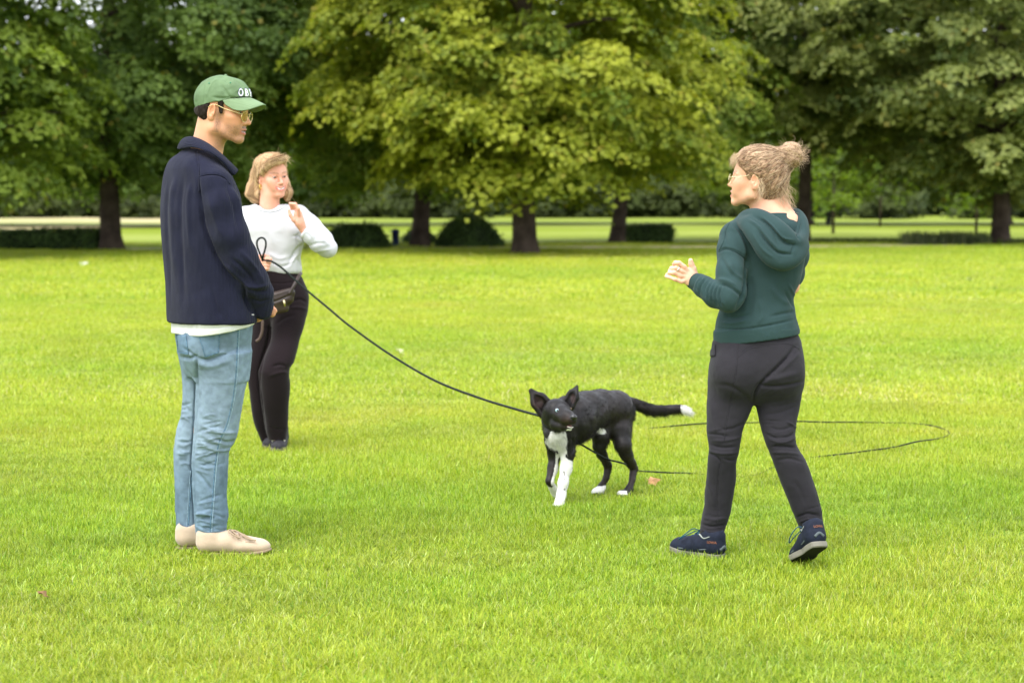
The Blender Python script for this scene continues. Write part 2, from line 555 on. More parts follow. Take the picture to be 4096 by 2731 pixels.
def sheet_mat(name, c1, c2, sc1, c3=None, sc2=.12, rough=.9):
    m = bpy.data.materials.new(name)
    t, out = nodes_of(m); N = t.nodes; L = t.links
    tc = N.new("ShaderNodeTexCoord")
    n = N.new("ShaderNodeTexNoise"); n.inputs["Scale"].default_value = sc1; n.inputs["Detail"].default_value = 8
    L.new(tc.outputs["Object"], n.inputs["Vector"])
    r = N.new("ShaderNodeValToRGB"); r.color_ramp.elements[0].position = .32; r.color_ramp.elements[1].position = .68
    r.color_ramp.elements[0].color = (*c1, 1); r.color_ramp.elements[1].color = (*c2, 1)
    L.new(n.outputs[0], r.inputs[0]); src = r.outputs[0]
    if c3:
        mp = N.new("ShaderNodeMapping"); mp.inputs["Scale"].default_value = (.35, 1, 1); L.new(tc.outputs["Object"], mp.inputs[0])
        n2 = N.new("ShaderNodeTexNoise"); n2.inputs["Scale"].default_value = sc2; n2.inputs["Detail"].default_value = 3
        L.new(mp.outputs[0], n2.inputs["Vector"])
        mr = N.new("ShaderNodeMapRange"); mr.inputs[1].default_value = .42; mr.inputs[2].default_value = .66
        L.new(n2.outputs[0], mr.inputs[0])
        mx = N.new("ShaderNodeMix"); mx.data_type = 'RGBA'
        L.new(mr.outputs[0], mx.inputs[0]); L.new(src, mx.inputs[6]); mx.inputs[7].default_value = (*c3, 1); src = mx.outputs[2]
    p = N.new("ShaderNodeBsdfPrincipled"); p.inputs["Roughness"].default_value = rough; p.inputs["Specular IOR Level"].default_value = .1
    L.new(src, p.inputs["Base Color"]); L.new(p.outputs[0], out.inputs[0])
    return m

# ------------------------------------------------------------------ ground sheets
def sheet(name, poly, z, m):
    V = np.array([(x, y, z) for x, y in poly]); c = V.mean(0)
    F = np.array([[i, (i + 1) % len(V), len(V)] for i in range(len(V))])
    o = mk(name, np.vstack([V, c]), F, m, smooth=False)
    return tag(o, kind="structure")
M_LAWN = sheet_mat("lawn", (.150, .205, .014), (.200, .250, .026), 3.0, (.23, .275, .050), .10)
sheet("lawn", [(-400, -60), (400, -60), (400, 700), (-400, 700)], 0.0, M_LAWN)
M_PATH = sheet_mat("sand_path", (.46, .37, .26), (.56, .46, .33), 6.0)
pl = catmull([(-16, 53.4), (-9, 54.2), (-3, 54.9), (1, 55.3), (6.8, 55.8), (11, 57.2), (15, 60), (22, 67), (30, 80)], 6)
tn = np.gradient(pl, axis=0); tn /= np.linalg.norm(tn, axis=1, keepdims=True); nr = np.stack([-tn[:, 1], tn[:, 0]], 1)
wd = np.interp(pl[:, 0], [-16, -3, 1, 30], [.35, .5, .95, 1.0])[:, None]
a_, b_ = pl + nr * wd, pl - nr * wd
n_ = len(pl)
tag(mk("path", np.vstack([np.c_[a_, np.full(n_, .004)], np.c_[b_, np.full(n_, .004)]]), np.array([[i, i + n_, i + n_ + 1, i + 1] for i in range(n_ - 1)]), M_PATH, smooth=False), kind="structure")
M_MEADOW = sheet_mat("dry_meadow", (.36, .31, .15), (.46, .39, .22), .5, (.22, .30, .05), .09)
sheet("meadow", [(-60, 84), (-22.5, 84), (-16.5, 92), (-15, 132), (-20, 140), (-70, 140)], .005, M_MEADOW)

# ------------------------------------------------------------------ grass: one object, blades in instanced tufts
def tuft(name, nb, rad, h0, h1, wid, seed, segs=3):
    r = np.random.default_rng(seed)
    a = r.uniform(0, 2 * np.pi, nb); d = rad * np.sqrt(r.uniform(0, 1, nb))
    base = np.stack([d * np.cos(a), d * np.sin(a), np.zeros(nb)], 1)
    az = r.uniform(0, 2 * np.pi, nb); L = r.uniform(h0, h1, nb); lean = r.uniform(.15, 1.25, nb); curl = r.uniform(.1, 1.1, nb)
    wd = wid * r.uniform(.7, 1.25, nb)
    side = np.stack([-np.sin(az), np.cos(az), np.zeros(nb)], 1); dirn = np.stack([np.cos(az), np.sin(az), np.zeros(nb)], 1)
    V = []; p = base.copy()
    for k in range(segs + 1):
        t = k / segs
        ang = lean + curl * t
        if k: p = p + (L / segs)[:, None] * (np.sin(ang)[:, None] * dirn + np.cos(ang)[:, None] * np.array((0, 0, 1.)))
        if k < segs:
            ww = (wd * (1 - .35 * t))[:, None] * .5
            V += [p - side * ww, p + side * ww]
        else: V.append(p)
    V = np.stack(V, 1); n = V.shape[1]
    b = np.arange(nb)[:, None] * n
    Q = np.concatenate([b + np.array([[2 * k, 2 * k + 1, 2 * k + 3, 2 * k + 2]]) for k in range(segs - 1)])
    T = b + np.array([[2 * segs - 2, 2 * segs - 1, 2 * segs]])
    g = r.uniform(0, 1, nb)
    c0 = np.array((.232, .312, .014)); c1 = np.array((.378, .415, .042)); c = c0 + (c1 - c0) * g[:, None]
    q = r.uniform(0, 1, nb)
    c[q < .08] = (.45, .53, .14); c[q < .025] = (.54, .48, .26); c[(q > .9)] = (.12, .24, .012)
    c *= r.uniform(.70, 1.38, (nb, 1))
    cv = np.repeat(c[:, None], n, 1).reshape(-1, 3)
    return mesh_data(name, V.reshape(-1, 3), [Q, T], M_BLADE, cv)
src = bpy.data.collections.new("tufts")
spec = [("near", 6, 84, .085, .016, .048, .0023), ("mid", 4, 80, .18, .022, .055, .0042), ("far", 3, 120, .45, .03, .06, .010)]
for gi, (nm, cnt, nb, rad, h0, h1, wid) in enumerate(spec):
    for q in range(cnt):
        o = bpy.data.objects.new("tuft_%d_%02d" % (gi, q), tuft("tuft_" + nm, nb, rad, h0, h1, wid, gi * 10 + q))
        src.objects.link(o)
zones = [(4.6, 13.5, 470, 0, 6), (13.5, 27, 88, 6, 4), (27, 60, 15, 10, 3)]
PT = []; ID = []
for y0, y1, dens, i0, cnt in zones:
    hw1 = y1 * .2571 * 1.12 + 2.6
    n = int((y1 - y0) * 2 * hw1 * dens)
    y = rng.uniform(y0, y1, n); x = rng.uniform(-hw1, hw1, n)
    k = np.abs(x) < y * .2571 * 1.12 + 2.2 + .5 * np.sin(y * 3.1 + 2 * np.sign(x))
    PT.append(np.stack([x[k], y[k], np.zeros(k.sum())], 1)); ID.append(i0 + rng.integers(0, cnt, k.sum()))
PT = np.concatenate(PT); ID = np.concatenate(ID)
keep = ~((PT[:, 1] > 52) & (np.abs(PT[:, 1] - np.interp(PT[:, 0], pl[:, 0], pl[:, 1])) < 1.25))
PT = PT[keep]; ID = ID[keep]
n1 = fbm(PT, .9, 3, 3); n2 = fbm(PT * np.array((.35, 1, 1)), .22, 3, 9); n3 = noise3(PT, 4.0, 5)
br = 1.06 + .05 * n1 + .05 * n2 + .08 * n3
ye = np.clip(.22 * n2 + .18 * noise3(PT, 1.7, 8), -.4, .5)
straw = sstep(.30, .75, fbm(PT, 1.1, 3, 31)) * .28; dkp = sstep(.35, .8, fbm(PT, 1.6, 3, 47)) * .10
TINT = np.stack([br * (1 + .55 * ye), br * (1 + .16 * ye), br * (1 + .5 * ye)], 1)
TINT *= 1 + straw[:, None] * np.array((.26, .06, 1.1)) - dkp[:, None]
me = bpy.data.meshes.new("grass")
me.vertices.add(len(PT)); me.vertices.foreach_set("co", PT.astype(np.float32).ravel())
def pattr(nm, ty, arr, key):
    a = me.attributes.new(nm, ty, 'POINT'); a.data.foreach_set(key, np.asarray(arr).ravel())
pattr("idx", 'INT', ID.astype(np.int32), "value")
rot = np.zeros((len(PT), 3), dtype=np.float32); rot[:, 2] = rng.uniform(0, 6.283, len(PT)); rot[:, :2] = rng.normal(0, .06, (len(PT), 2))
pattr("rot", 'FLOAT_VECTOR', rot, "vector")
scl = (1 + .28 * n1 + rng.uniform(-.2, .25, len(PT))).astype(np.float32)
for fu, fv in [(200, 551), (230, 553), (255, 553), (190, 547), (690, 555), (712, 558), (672, 551), (800, 563), (815, 568), (559, 506), (598, 494.5), (625, 496.5), (630, 496), (278, 453), (265, 449)]:
    f_ = G(fu, fv); scl *= 1 - .15 * np.exp(-(((PT[:, 0] - f_[0]) ** 2 + (PT[:, 1] - f_[1]) ** 2) / .14 ** 2))       # trodden flat round the feet
scl = np.clip(scl, .30, 1.6)
pattr("scl", 'FLOAT_VECTOR', np.stack([np.ones_like(scl), np.ones_like(scl), scl], 1), "vector")
t4 = np.ones((len(PT), 4), dtype=np.float32); t4[:, :3] = TINT
pattr("tint", 'FLOAT_COLOR', t4, "color")
grass = bpy.data.objects.new("grass", me); COL.objects.link(grass)
tag(grass, "short bright green lawn grass under the people and the dog", "grass", kind="stuff")
ng = bpy.data.node_groups.new("grass_tufts", 'GeometryNodeTree')
ng.interface.new_socket("Geometry", in_out='INPUT', socket_type='NodeSocketGeometry')
ng.interface.new_socket("Geometry", in_out='OUTPUT', socket_type='NodeSocketGeometry')
gi_ = ng.nodes.new("NodeGroupInput"); go_ = ng.nodes.new("NodeGroupOutput")
ci = ng.nodes.new("GeometryNodeCollectionInfo"); ci.inputs[0].default_value = src; ci.inputs[1].default_value = True; ci.inputs[2].default_value = True
ip = ng.nodes.new("GeometryNodeInstanceOnPoints"); ip.inputs["Pick Instance"].default_value = True
def nat(nm, ty):
    a = ng.nodes.new("GeometryNodeInputNamedAttribute"); a.data_type = ty; a.inputs[0].default_value = nm
    return a.outputs[0]
ng.links.new(gi_.outputs[0], ip.inputs["Points"]); ng.links.new(ci.outputs[0], ip.inputs["Instance"])
ng.links.new(nat("idx", 'INT'), ip.inputs["Instance Index"])
ng.links.new(nat("rot", 'FLOAT_VECTOR'), ip.inputs["Rotation"])
ng.links.new(nat("scl", 'FLOAT_VECTOR'), ip.inputs["Scale"])
ng.links.new(ip.outputs[0], go_.inputs[0])
md = grass.modifiers.new("tufts", 'NODES'); md.node_group = ng

# ------------------------------------------------------------------ trees
def leaves_at(C, Nn, L, col, r, droop=.35):
    """kite-shaped folded leaves: centres C, facing Nn, lengths L"""
    n = len(C)
    rd = r.normal(0, 1, (n, 3)); ax = rd - Nn * (rd * Nn).sum(1, keepdims=True); ax /= np.linalg.norm(ax, axis=1, keepdims=True)
    ax[:, 2] -= droop; ax /= np.linalg.norm(ax, axis=1, keepdims=True)
    sd = np.cross(Nn, ax); sd /= np.linalg.norm(sd, axis=1, keepdims=True) + 1e-9
    l = L[:, None]
    V = np.stack([C - ax * l * .5, C + sd * l * .42 + ax * l * .05 - Nn * l * .10, C + ax * l * .55 - Nn * l * .12, C - sd * l * .42 + ax * l * .05 - Nn * l * .10], 1)
    b = np.arange(n)[:, None] * 4
    F = np.concatenate([b + np.array([[0, 1, 2]]), b + np.array([[0, 2, 3]])])
    return V.reshape(-1, 3), F, np.repeat(col, 4, 0)
def crown(cx, cy, zb, zt, rx, ry, ncl, nlf, size, c_lo, c_hi, seed, padR=(.55, 1.05), wide=.42, inner=.25, yel=0.0):
    """leaf pads on an uneven ellipsoid whose widest part lies at 'wide' of its height"""
    r = np.random.default_rng(seed)
    zc = zb + (zt - zb) * wide
    d = r.normal(0, 1, (ncl, 3)); d /= np.linalg.norm(d, axis=1, keepdims=True)
    lump = 1 + .20 * noise3(d, 1.6, seed) + .12 * noise3(d, 4, seed + 1)
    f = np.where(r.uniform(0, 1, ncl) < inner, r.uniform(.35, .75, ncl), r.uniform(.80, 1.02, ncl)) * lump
    P = np.stack([cx + d[:, 0] * rx * f, cy + d[:, 1] * ry * f, zc + f * np.where(d[:, 2] > 0, d[:, 2] * (zt - zc), -np.abs(d[:, 2]) ** .75 * (zc - zb))], 1)
    P[:, 2] = np.maximum(P[:, 2], zb - .1 + r.uniform(0, .5, ncl))
    up = np.array((0, 0, 1.))
    pn = up * 1.0 + d * np.array((.55, .55, .10)) + r.normal(0, .10, (ncl, 3)); pn /= np.linalg.norm(pn, axis=1, keepdims=True)
    R = r.uniform(*padR, ncl)
    big = np.where(P[:, 2] > 9.5, 1.7, 1.0)                                      # high up, out of the picture: fewer, larger leaves
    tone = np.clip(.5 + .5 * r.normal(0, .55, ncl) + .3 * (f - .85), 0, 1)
    Cs, Ns, Ls, Co = [], [], [], []
    for i in range(ncl):
        m = int(nlf * (R[i] / .65) ** 2 / big[i] ** 2 * r.uniform(.7, 1.2))
        if m < 3: continue
        a = r.uniform(0, 2 * np.pi, m); q = np.sqrt(r.uniform(0, 1, m)) * R[i] * (1 + .25 * np.sin(a * 3 + i))
        e1 = np.cross(pn[i], (1, 0, 0.3)); e1 /= np.linalg.norm(e1); e2 = np.cross(pn[i], e1)
        rad = np.cos(a)[:, None] * e1 + np.sin(a)[:, None] * e2
        h = -.34 * q * q / R[i] + r.normal(0, .045, m) - (r.uniform(0, 1, m) < .16) * r.uniform(0, .30, m)
        c = P[i] + rad * q[:, None] + pn[i] * h[:, None]
        nn = pn[i] + rad * (q / R[i] * .6)[:, None] + r.normal(0, .24, (m, 3)); nn /= np.linalg.norm(nn, axis=1, keepdims=True)
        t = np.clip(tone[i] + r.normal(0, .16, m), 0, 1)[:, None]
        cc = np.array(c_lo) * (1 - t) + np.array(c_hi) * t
        yl = r.uniform(0, 1, m) < yel
        cc[yl] = cc[yl] * .5 + np.array((.30, .21, .03)) * .5
        Cs.append(c); Ns.append(nn); Ls.append(size * big[i] * r.uniform(.7, 1.2, m)); Co.append(cc)
    C = np.concatenate(Cs)
    return leaves_at(C, np.concatenate(Ns), np.concatenate(Ls), np.concatenate(Co), r), P
def trunk_mesh(base, w, H, lean, seed, targets, limbs=9):
    r = np.random.default_rng(seed)
    z = np.array([-.15, 0, .15, .4, .9, 1.6, 2.6, 4, 6, 8]) ; z = z[z < H]; z = np.append(z, H)
    P = np.stack([base[0] + lean * np.minimum(z, 5) + .05 * np.sin(z * .8 + seed), base[1] + .05 * np.cos(z + seed), z], 1)
    rad = w * np.interp(z, [-.15, 0, .15, .4, .9, 3, H], [1.55, 1.42, 1.22, 1.08, 1.0, .92, .35])
    V, F = tube(P, rad, 16)
    a = np.arctan2(V[:, 1] - base[1], V[:, 0] - base[0])
    k = 1 + .07 * np.sin(a * 5 + seed) * np.exp(-V[:, 2] * .5) + .05 * noise3(V, 5, seed)
    ctr = np.repeat(P, 16, 0); V = ctr + (V - ctr) * k[:, None]
    out = [(V, F)]
    tg = targets[r.permutation(len(targets))[:limbs]]
    for t in tg:
        h = max(1.6, min(H * .8, t[2] - r.uniform(.3, 1.2)))
        s = np.array((np.interp(h, z, P[:, 0]), np.interp(h, z, P[:, 1]), h))
        mid = s * .45 + t * .55 + np.array((0, 0, .35)) + r.normal(0, .15, 3)
        L = catmull([s, s * .75 + mid * .25 + np.array((0, 0, .2)), mid, t], 5)
        out.append(tube(L, np.linspace(w * .36, .02, len(L)), 7))
    V, F, _ = join(out)
    return V, F
GREEN = dict(dark=((.064, .112, .024), (.205, .295, .058)), mid=((.074, .130, .018), (.260, .335, .045)),
             lime=((.098, .150, .012), (.375, .400, .038)), olive=((.074, .112, .024), (.285, .320, .088)), far=((.050, .085, .028), (.150, .195, .055)),
             fresh=((.07, .13, .010), (.18, .25, .02)))
def tree(name, u, v, wpx, crown_px, zb, zt, rx, tone, seed, label, lean=0.0, ncl=560, nlf=150, size=.150, yel=.03, dx=0.0, padR=(.45, .95), group=None, inner=.28, Y=None, wide=.42, limbs=10):
    b = G(u, v) if Y is None else np.array(((u - 512) / FPX * Y, Y, 0))
    t = empty(name, b); tag(t, label, "tree", group)
    lo, hi = GREEN[tone]
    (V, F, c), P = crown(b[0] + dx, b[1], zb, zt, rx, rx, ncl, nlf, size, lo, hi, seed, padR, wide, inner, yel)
    wr = max(.12, wpx / 2 * b[1] / FPX)
    tv, tf = trunk_mesh(b, wr, min(zt - 1.5, 10), lean, seed, P[P[:, 2] < 9], limbs)
    mk("trunk", tv, tf, M_BARK, t)
    cr = mk("crown", V, F, M_LEAF, t, c, smooth=False); cr["kind"] = "stuff"
    return t
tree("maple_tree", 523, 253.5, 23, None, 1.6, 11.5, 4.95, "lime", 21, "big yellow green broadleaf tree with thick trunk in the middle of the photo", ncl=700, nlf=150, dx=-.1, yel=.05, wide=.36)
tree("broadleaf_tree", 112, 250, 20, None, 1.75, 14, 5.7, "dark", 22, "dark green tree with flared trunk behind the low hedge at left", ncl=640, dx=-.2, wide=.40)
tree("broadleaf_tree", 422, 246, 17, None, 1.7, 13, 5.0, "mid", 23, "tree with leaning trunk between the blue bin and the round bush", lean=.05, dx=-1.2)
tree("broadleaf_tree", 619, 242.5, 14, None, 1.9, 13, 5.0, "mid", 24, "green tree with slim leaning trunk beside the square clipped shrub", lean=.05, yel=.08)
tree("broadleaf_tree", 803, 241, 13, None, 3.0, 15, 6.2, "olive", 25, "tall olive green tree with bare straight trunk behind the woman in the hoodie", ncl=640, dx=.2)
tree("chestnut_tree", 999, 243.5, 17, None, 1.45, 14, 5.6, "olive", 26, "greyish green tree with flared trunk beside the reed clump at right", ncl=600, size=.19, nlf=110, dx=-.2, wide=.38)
tree("broadleaf_tree", -88, 252, 20, None, 1.35, 12, 4.5, "mid", 27, "light leaved tree reaching into the photo at the left edge", ncl=480, Y=46.0)
BACK = [(-25, 74, "dark", "dark tree in second row behind the left edge tree"), (232, 72, "dark", "dark tree in second row behind the man in the cap"),
        (268, 76, "dark", "dark tree in second row behind the woman in white"), (526, 80, "mid", "tree in second row behind the yellow green middle tree"),
        (804, 79, "mid", "tree in second row straight behind the tall bare trunk"), (1001, 78, "olive", "tree in second row straight behind the chestnut"),
        (1110, 75, "olive", "tree in second row beyond the right edge of the photo")]
for q, (u, Y, tone, lb) in enumerate(BACK):
    tree("background_tree", u, 0, 16, None, 1.6, (9.0 if u < 250 else 15), 7.5, tone, 40 + q, lb, ncl=400, nlf=60, size=.27, padR=(.6, 1.1), group="second row of park trees", Y=Y + 22, limbs=4)
# young trees on the far lawn
for q, (u, v, h, lb) in enumerate([(833, 233.2, 2.6, "small bright green young tree with thin trunk on the far lawn"), (976, 233, 2.4, "young tree with thin pale trunk just left of the chestnut trunk"),
                                   (880, 226, 3.6, "fresh green young tree on the far lawn right of the dark litter bin")]):
    b = G(u, v); t = empty("young_tree", b); tag(t, lb, "tree")
    tv, tf = tube(np.array([b, b + (0.02, 0, h * .5), b + (0, 0, h * .95)]), (.06, .045, .015), 8)
    mk("trunk", tv, tf, M_BARK, t)
    (V, F, c), P = crown(b[0], b[1], h * .33, h * 1.35, h * .5, h * .5, 46, 40, .17, *GREEN["fresh"], 70 + q, (.3, .5))
    cr = mk("crown", V, F, M_LEAF, t, c, smooth=False); cr["kind"] = "stuff"
# the far edge of the park: a belt of trees and bushes some 130 m away
(bv, bf, bc), _ = crown(0, 0, .0, 7.5, 5.2, 3.5, 170, 34, .40, *GREEN["far"], 90, (.7, 1.3), .35)
(bv2, bf2, bc2), _ = crown(0, 0, .0, 3.4, 4.2, 2.6, 130, 34, .32, (.030, .045, .010), (.095, .125, .028), 91, (.5, .9), .35)
far_m = [mesh_data("far_crown", bv, bf, M_LEAF, bc, False), mesh_data("far_bush", bv2, bf2, M_LEAF, bc2, False)]
rr = random.Random(5)
for q in range(21):
    x = -44 + q * 4.4 + rr.uniform(-.8, .8); Y = rr.uniform(133, 146)
    o = bpy.data.objects.new("far_tree", far_m[0]); COL.objects.link(o)
    o.location = (x, Y + 8, 0); o.rotation_euler.z = rr.uniform(0, 6.28); s = rr.uniform(.8, 1.35); o.scale = (s, s, s * rr.uniform(.9, 1.3))
    tag(o, "hazy green tree in the belt along the far edge of the lawn", "tree", "tree belt along the far edge of the lawn")
for q in range(24):
    x = -42 + q * 3.6 + rr.uniform(-1, 1); Y = rr.uniform(126, 134)
    o = bpy.data.objects.new("far_bush", far_m[1]); COL.objects.link(o)
    o.location = (x, Y, 0); o.rotation_euler.z = rr.uniform(0, 6.28); s = rr.uniform(.45, 1.0); o.scale = (s, s, s * rr.uniform(.7, 1.2))
    tag(o, "dark low bush at the foot of the far tree belt", "bush", "bushes along the far edge of the lawn")

# ------------------------------------------------------------------ hedges and bushes
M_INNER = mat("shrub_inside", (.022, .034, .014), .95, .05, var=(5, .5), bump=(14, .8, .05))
def bush(name, u0, u1, vt, vb, dep, label, seed, shape="round", c=((.025, .050, .014), (.095, .160, .040)), n=None, size=.075, cat="bush"):
    Y = G(512, vb)[1]; x0 = (u0 - 512) / FPX * Y; x1 = (u1 - 512) / FPX * Y; H = (vb - vt) / FPX * Y
    r = np.random.default_rng(seed); n = n or int(4600 * (x1 - x0) * H)
    if shape == "box":
        s = r.uniform(-1, 1, (n, 3)); k = np.argmax(np.abs(s) * np.array((1, 1, 1.2)), 1)
        s[np.arange(n), k] = np.sign(s[np.arange(n), k]) * (r.uniform(.82, 1.0, n) + (r.uniform(0, 1, n) < .12) * r.uniform(0, .22, n))
        nn = np.zeros((n, 3)); nn[np.arange(n), k] = np.sign(s[np.arange(n), k])
    else:
        s = r.normal(0, 1, (n, 3)); s /= np.linalg.norm(s, axis=1, keepdims=True); nn = s.copy()
        s = s * (r.uniform(.78, 1.0, (n, 1)) + (r.uniform(0, 1, (n, 1)) < .12) * r.uniform(0, .18, (n, 1))); s[:, 2] = np.abs(s[:, 2]) * 2 - 1
    cx, cy = (x0 + x1) / 2, Y + dep / 2
    lump = 1 + .10 * noise3(s * np.array(((x1 - x0), 1, 1)), 1.2, seed)
    P = np.stack([cx + s[:, 0] * (x1 - x0) / 2 * (1 if shape == "box" else lump), cy + s[:, 1] * dep / 2 * lump, (s[:, 2] + 1) / 2 * H * lump + .01], 1)
    nn = nn + np.array((0, 0, .5)) + r.normal(0, .5, (n, 3)); nn /= np.linalg.norm(nn, axis=1, keepdims=True)
    t = np.clip(.5 + .45 * noise3(P, 2.5, seed) + r.normal(0, .25, n), 0, 1)[:, None]
    V, F, cc = leaves_at(P, nn, size * r.uniform(.7, 1.3, n), np.array(c[0]) * (1 - t) + np.array(c[1]) * t, r)
    root = empty(name, (cx, cy, 0)); tag(root, label, cat)
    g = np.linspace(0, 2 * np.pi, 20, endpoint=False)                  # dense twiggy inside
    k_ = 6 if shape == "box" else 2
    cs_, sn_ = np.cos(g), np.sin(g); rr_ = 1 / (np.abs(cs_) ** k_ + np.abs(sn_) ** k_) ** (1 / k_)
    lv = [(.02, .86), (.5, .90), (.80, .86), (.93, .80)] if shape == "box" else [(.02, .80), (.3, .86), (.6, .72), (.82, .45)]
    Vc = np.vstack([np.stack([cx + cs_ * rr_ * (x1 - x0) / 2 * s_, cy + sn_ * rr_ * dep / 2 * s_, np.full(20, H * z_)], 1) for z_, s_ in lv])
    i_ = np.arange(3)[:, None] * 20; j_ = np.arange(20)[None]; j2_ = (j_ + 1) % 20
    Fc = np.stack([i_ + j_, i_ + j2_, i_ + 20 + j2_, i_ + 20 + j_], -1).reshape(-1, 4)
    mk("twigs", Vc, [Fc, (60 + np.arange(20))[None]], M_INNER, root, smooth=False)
    fo = mk("foliage", V, F, M_LEAF, root, cc, smooth=False); fo["kind"] = "stuff"
    return root
bush("clipped_hedge", -30, 104, 230, 250, .9, "low dark clipped hedge along the left edge in front of the meadow", 101, "box", cat="hedge")
bush("bush", 318, 390, 223, 248, 1.2, "dark broad bush behind the raised elbow of the woman in white", 102)
bush("bush", 434, 503, 218.5, 246.5, 1.3, "dark round bush left of the middle tree trunk", 103)
bush("clipped_bush", 627, 674, 225, 242.5, .9, "small square clipped bush beside the slim leaning trunk", 104, "box")
bush("bush", 398, 440, 229, 243.5, 1.0, "small pale green bush behind the blue bin", 106, c=((.03, .06, .01), (.09, .14, .03)), n=500)
def reeds(name, u0, u1, vb, h, n, label, seed, c0, c1, wid=.012):
    r = np.random.default_rng(seed); Y = G(512, vb)[1]
    x = r.uniform((u0 - 512) / FPX * Y, (u1 - 512) / FPX * Y, n); y = Y + r.uniform(0, 1.2, n)
    hh = h * r.uniform(.5, 1.1, n); a = r.uniform(0, 6.28, n); ln = r.uniform(0, .45, n) * hh
    base = np.stack([x, y, np.zeros(n)], 1); d = np.stack([np.cos(a), np.sin(a), np.zeros(n)], 1); s = np.stack([-np.sin(a), np.cos(a), np.zeros(n)], 1)
    m1 = base + d * (ln * .3)[:, None] + np.array((0, 0, 1)) * (hh * .6)[:, None]; tp = base + d * ln[:, None] + np.array((0, 0, 1)) * hh[:, None]
    V = np.stack([base - s * wid, base + s * wid, m1 + s * wid, m1 - s * wid, tp], 1); b = np.arange(n)[:, None] * 5
    t = r.uniform(0, 1, (n, 1)); c = np.array(c0) * (1 - t) + np.array(c1) * t
    o = mk(name, V.reshape(-1, 3), [b + np.array([[0, 1, 2, 3]]), b + np.array([[3, 2, 4]])], M_LEAF, None, np.repeat(c, 5, 0), smooth=False, at=base.mean(0))
    return tag(o, label, "plants", kind="stuff")
reeds("reed_clump", 905, 992, 244.5, .42, 1500, "clump of grey green reeds left of the chestnut trunk", 111, (.05, .08, .03), (.15, .17, .08))
reeds("tall_weeds", 815, 905, 243.0, .16, 1300, "strip of low dark weeds between the straight trunk and the reeds", 112, (.03, .05, .012), (.12, .15, .03), .016)
reeds("tall_weeds", 995, 1100, 244.0, .18, 1000, "strip of low weeds around the foot of the chestnut", 113, (.04, .06, .02), (.12, .15, .04), .016)

# ------------------------------------------------------------------ litter bins
def bin_(u0, u1, vt, vb, colr, label):
    a = G((u0 + u1) / 2, vb); w_ = (u1 - u0) / FPX * a[1] / 2; H = (vb - vt) / FPX * a[1]
    root = empty("litter_bin", a); tag(root, label, "bin")
    m = mat("bin_paint", colr, .5, .4, var=(4, .2))
    prof = [(0, .78), (.03, .80), (.8, 1.0), (.8, 1.08), (.86, 1.08)]
    V, F = tube(np.array([a + (0, 0, H * z) for z, _ in prof]), np.array([w_ * k for _, k in prof]), 20)
    mk("body", V, F, m, root)
    V, F = tube(np.array([a + (0, 0, H * z) for z in (.862, .93, .98, 1.0)]), np.array([w_ * k for k in (1.05, 1.0, .7, .2)]), 20)
    mk("lid", V, F, m, root)
bin_(391.5, 399.5, 228.5, 246, (.016, .03, .12), "small dark blue bin between the broad bush and the leaning trunk")
bin_(825, 832, 209, 225, (.02, .02, .02), "dark litter bin on the far lawn beside a young tree")
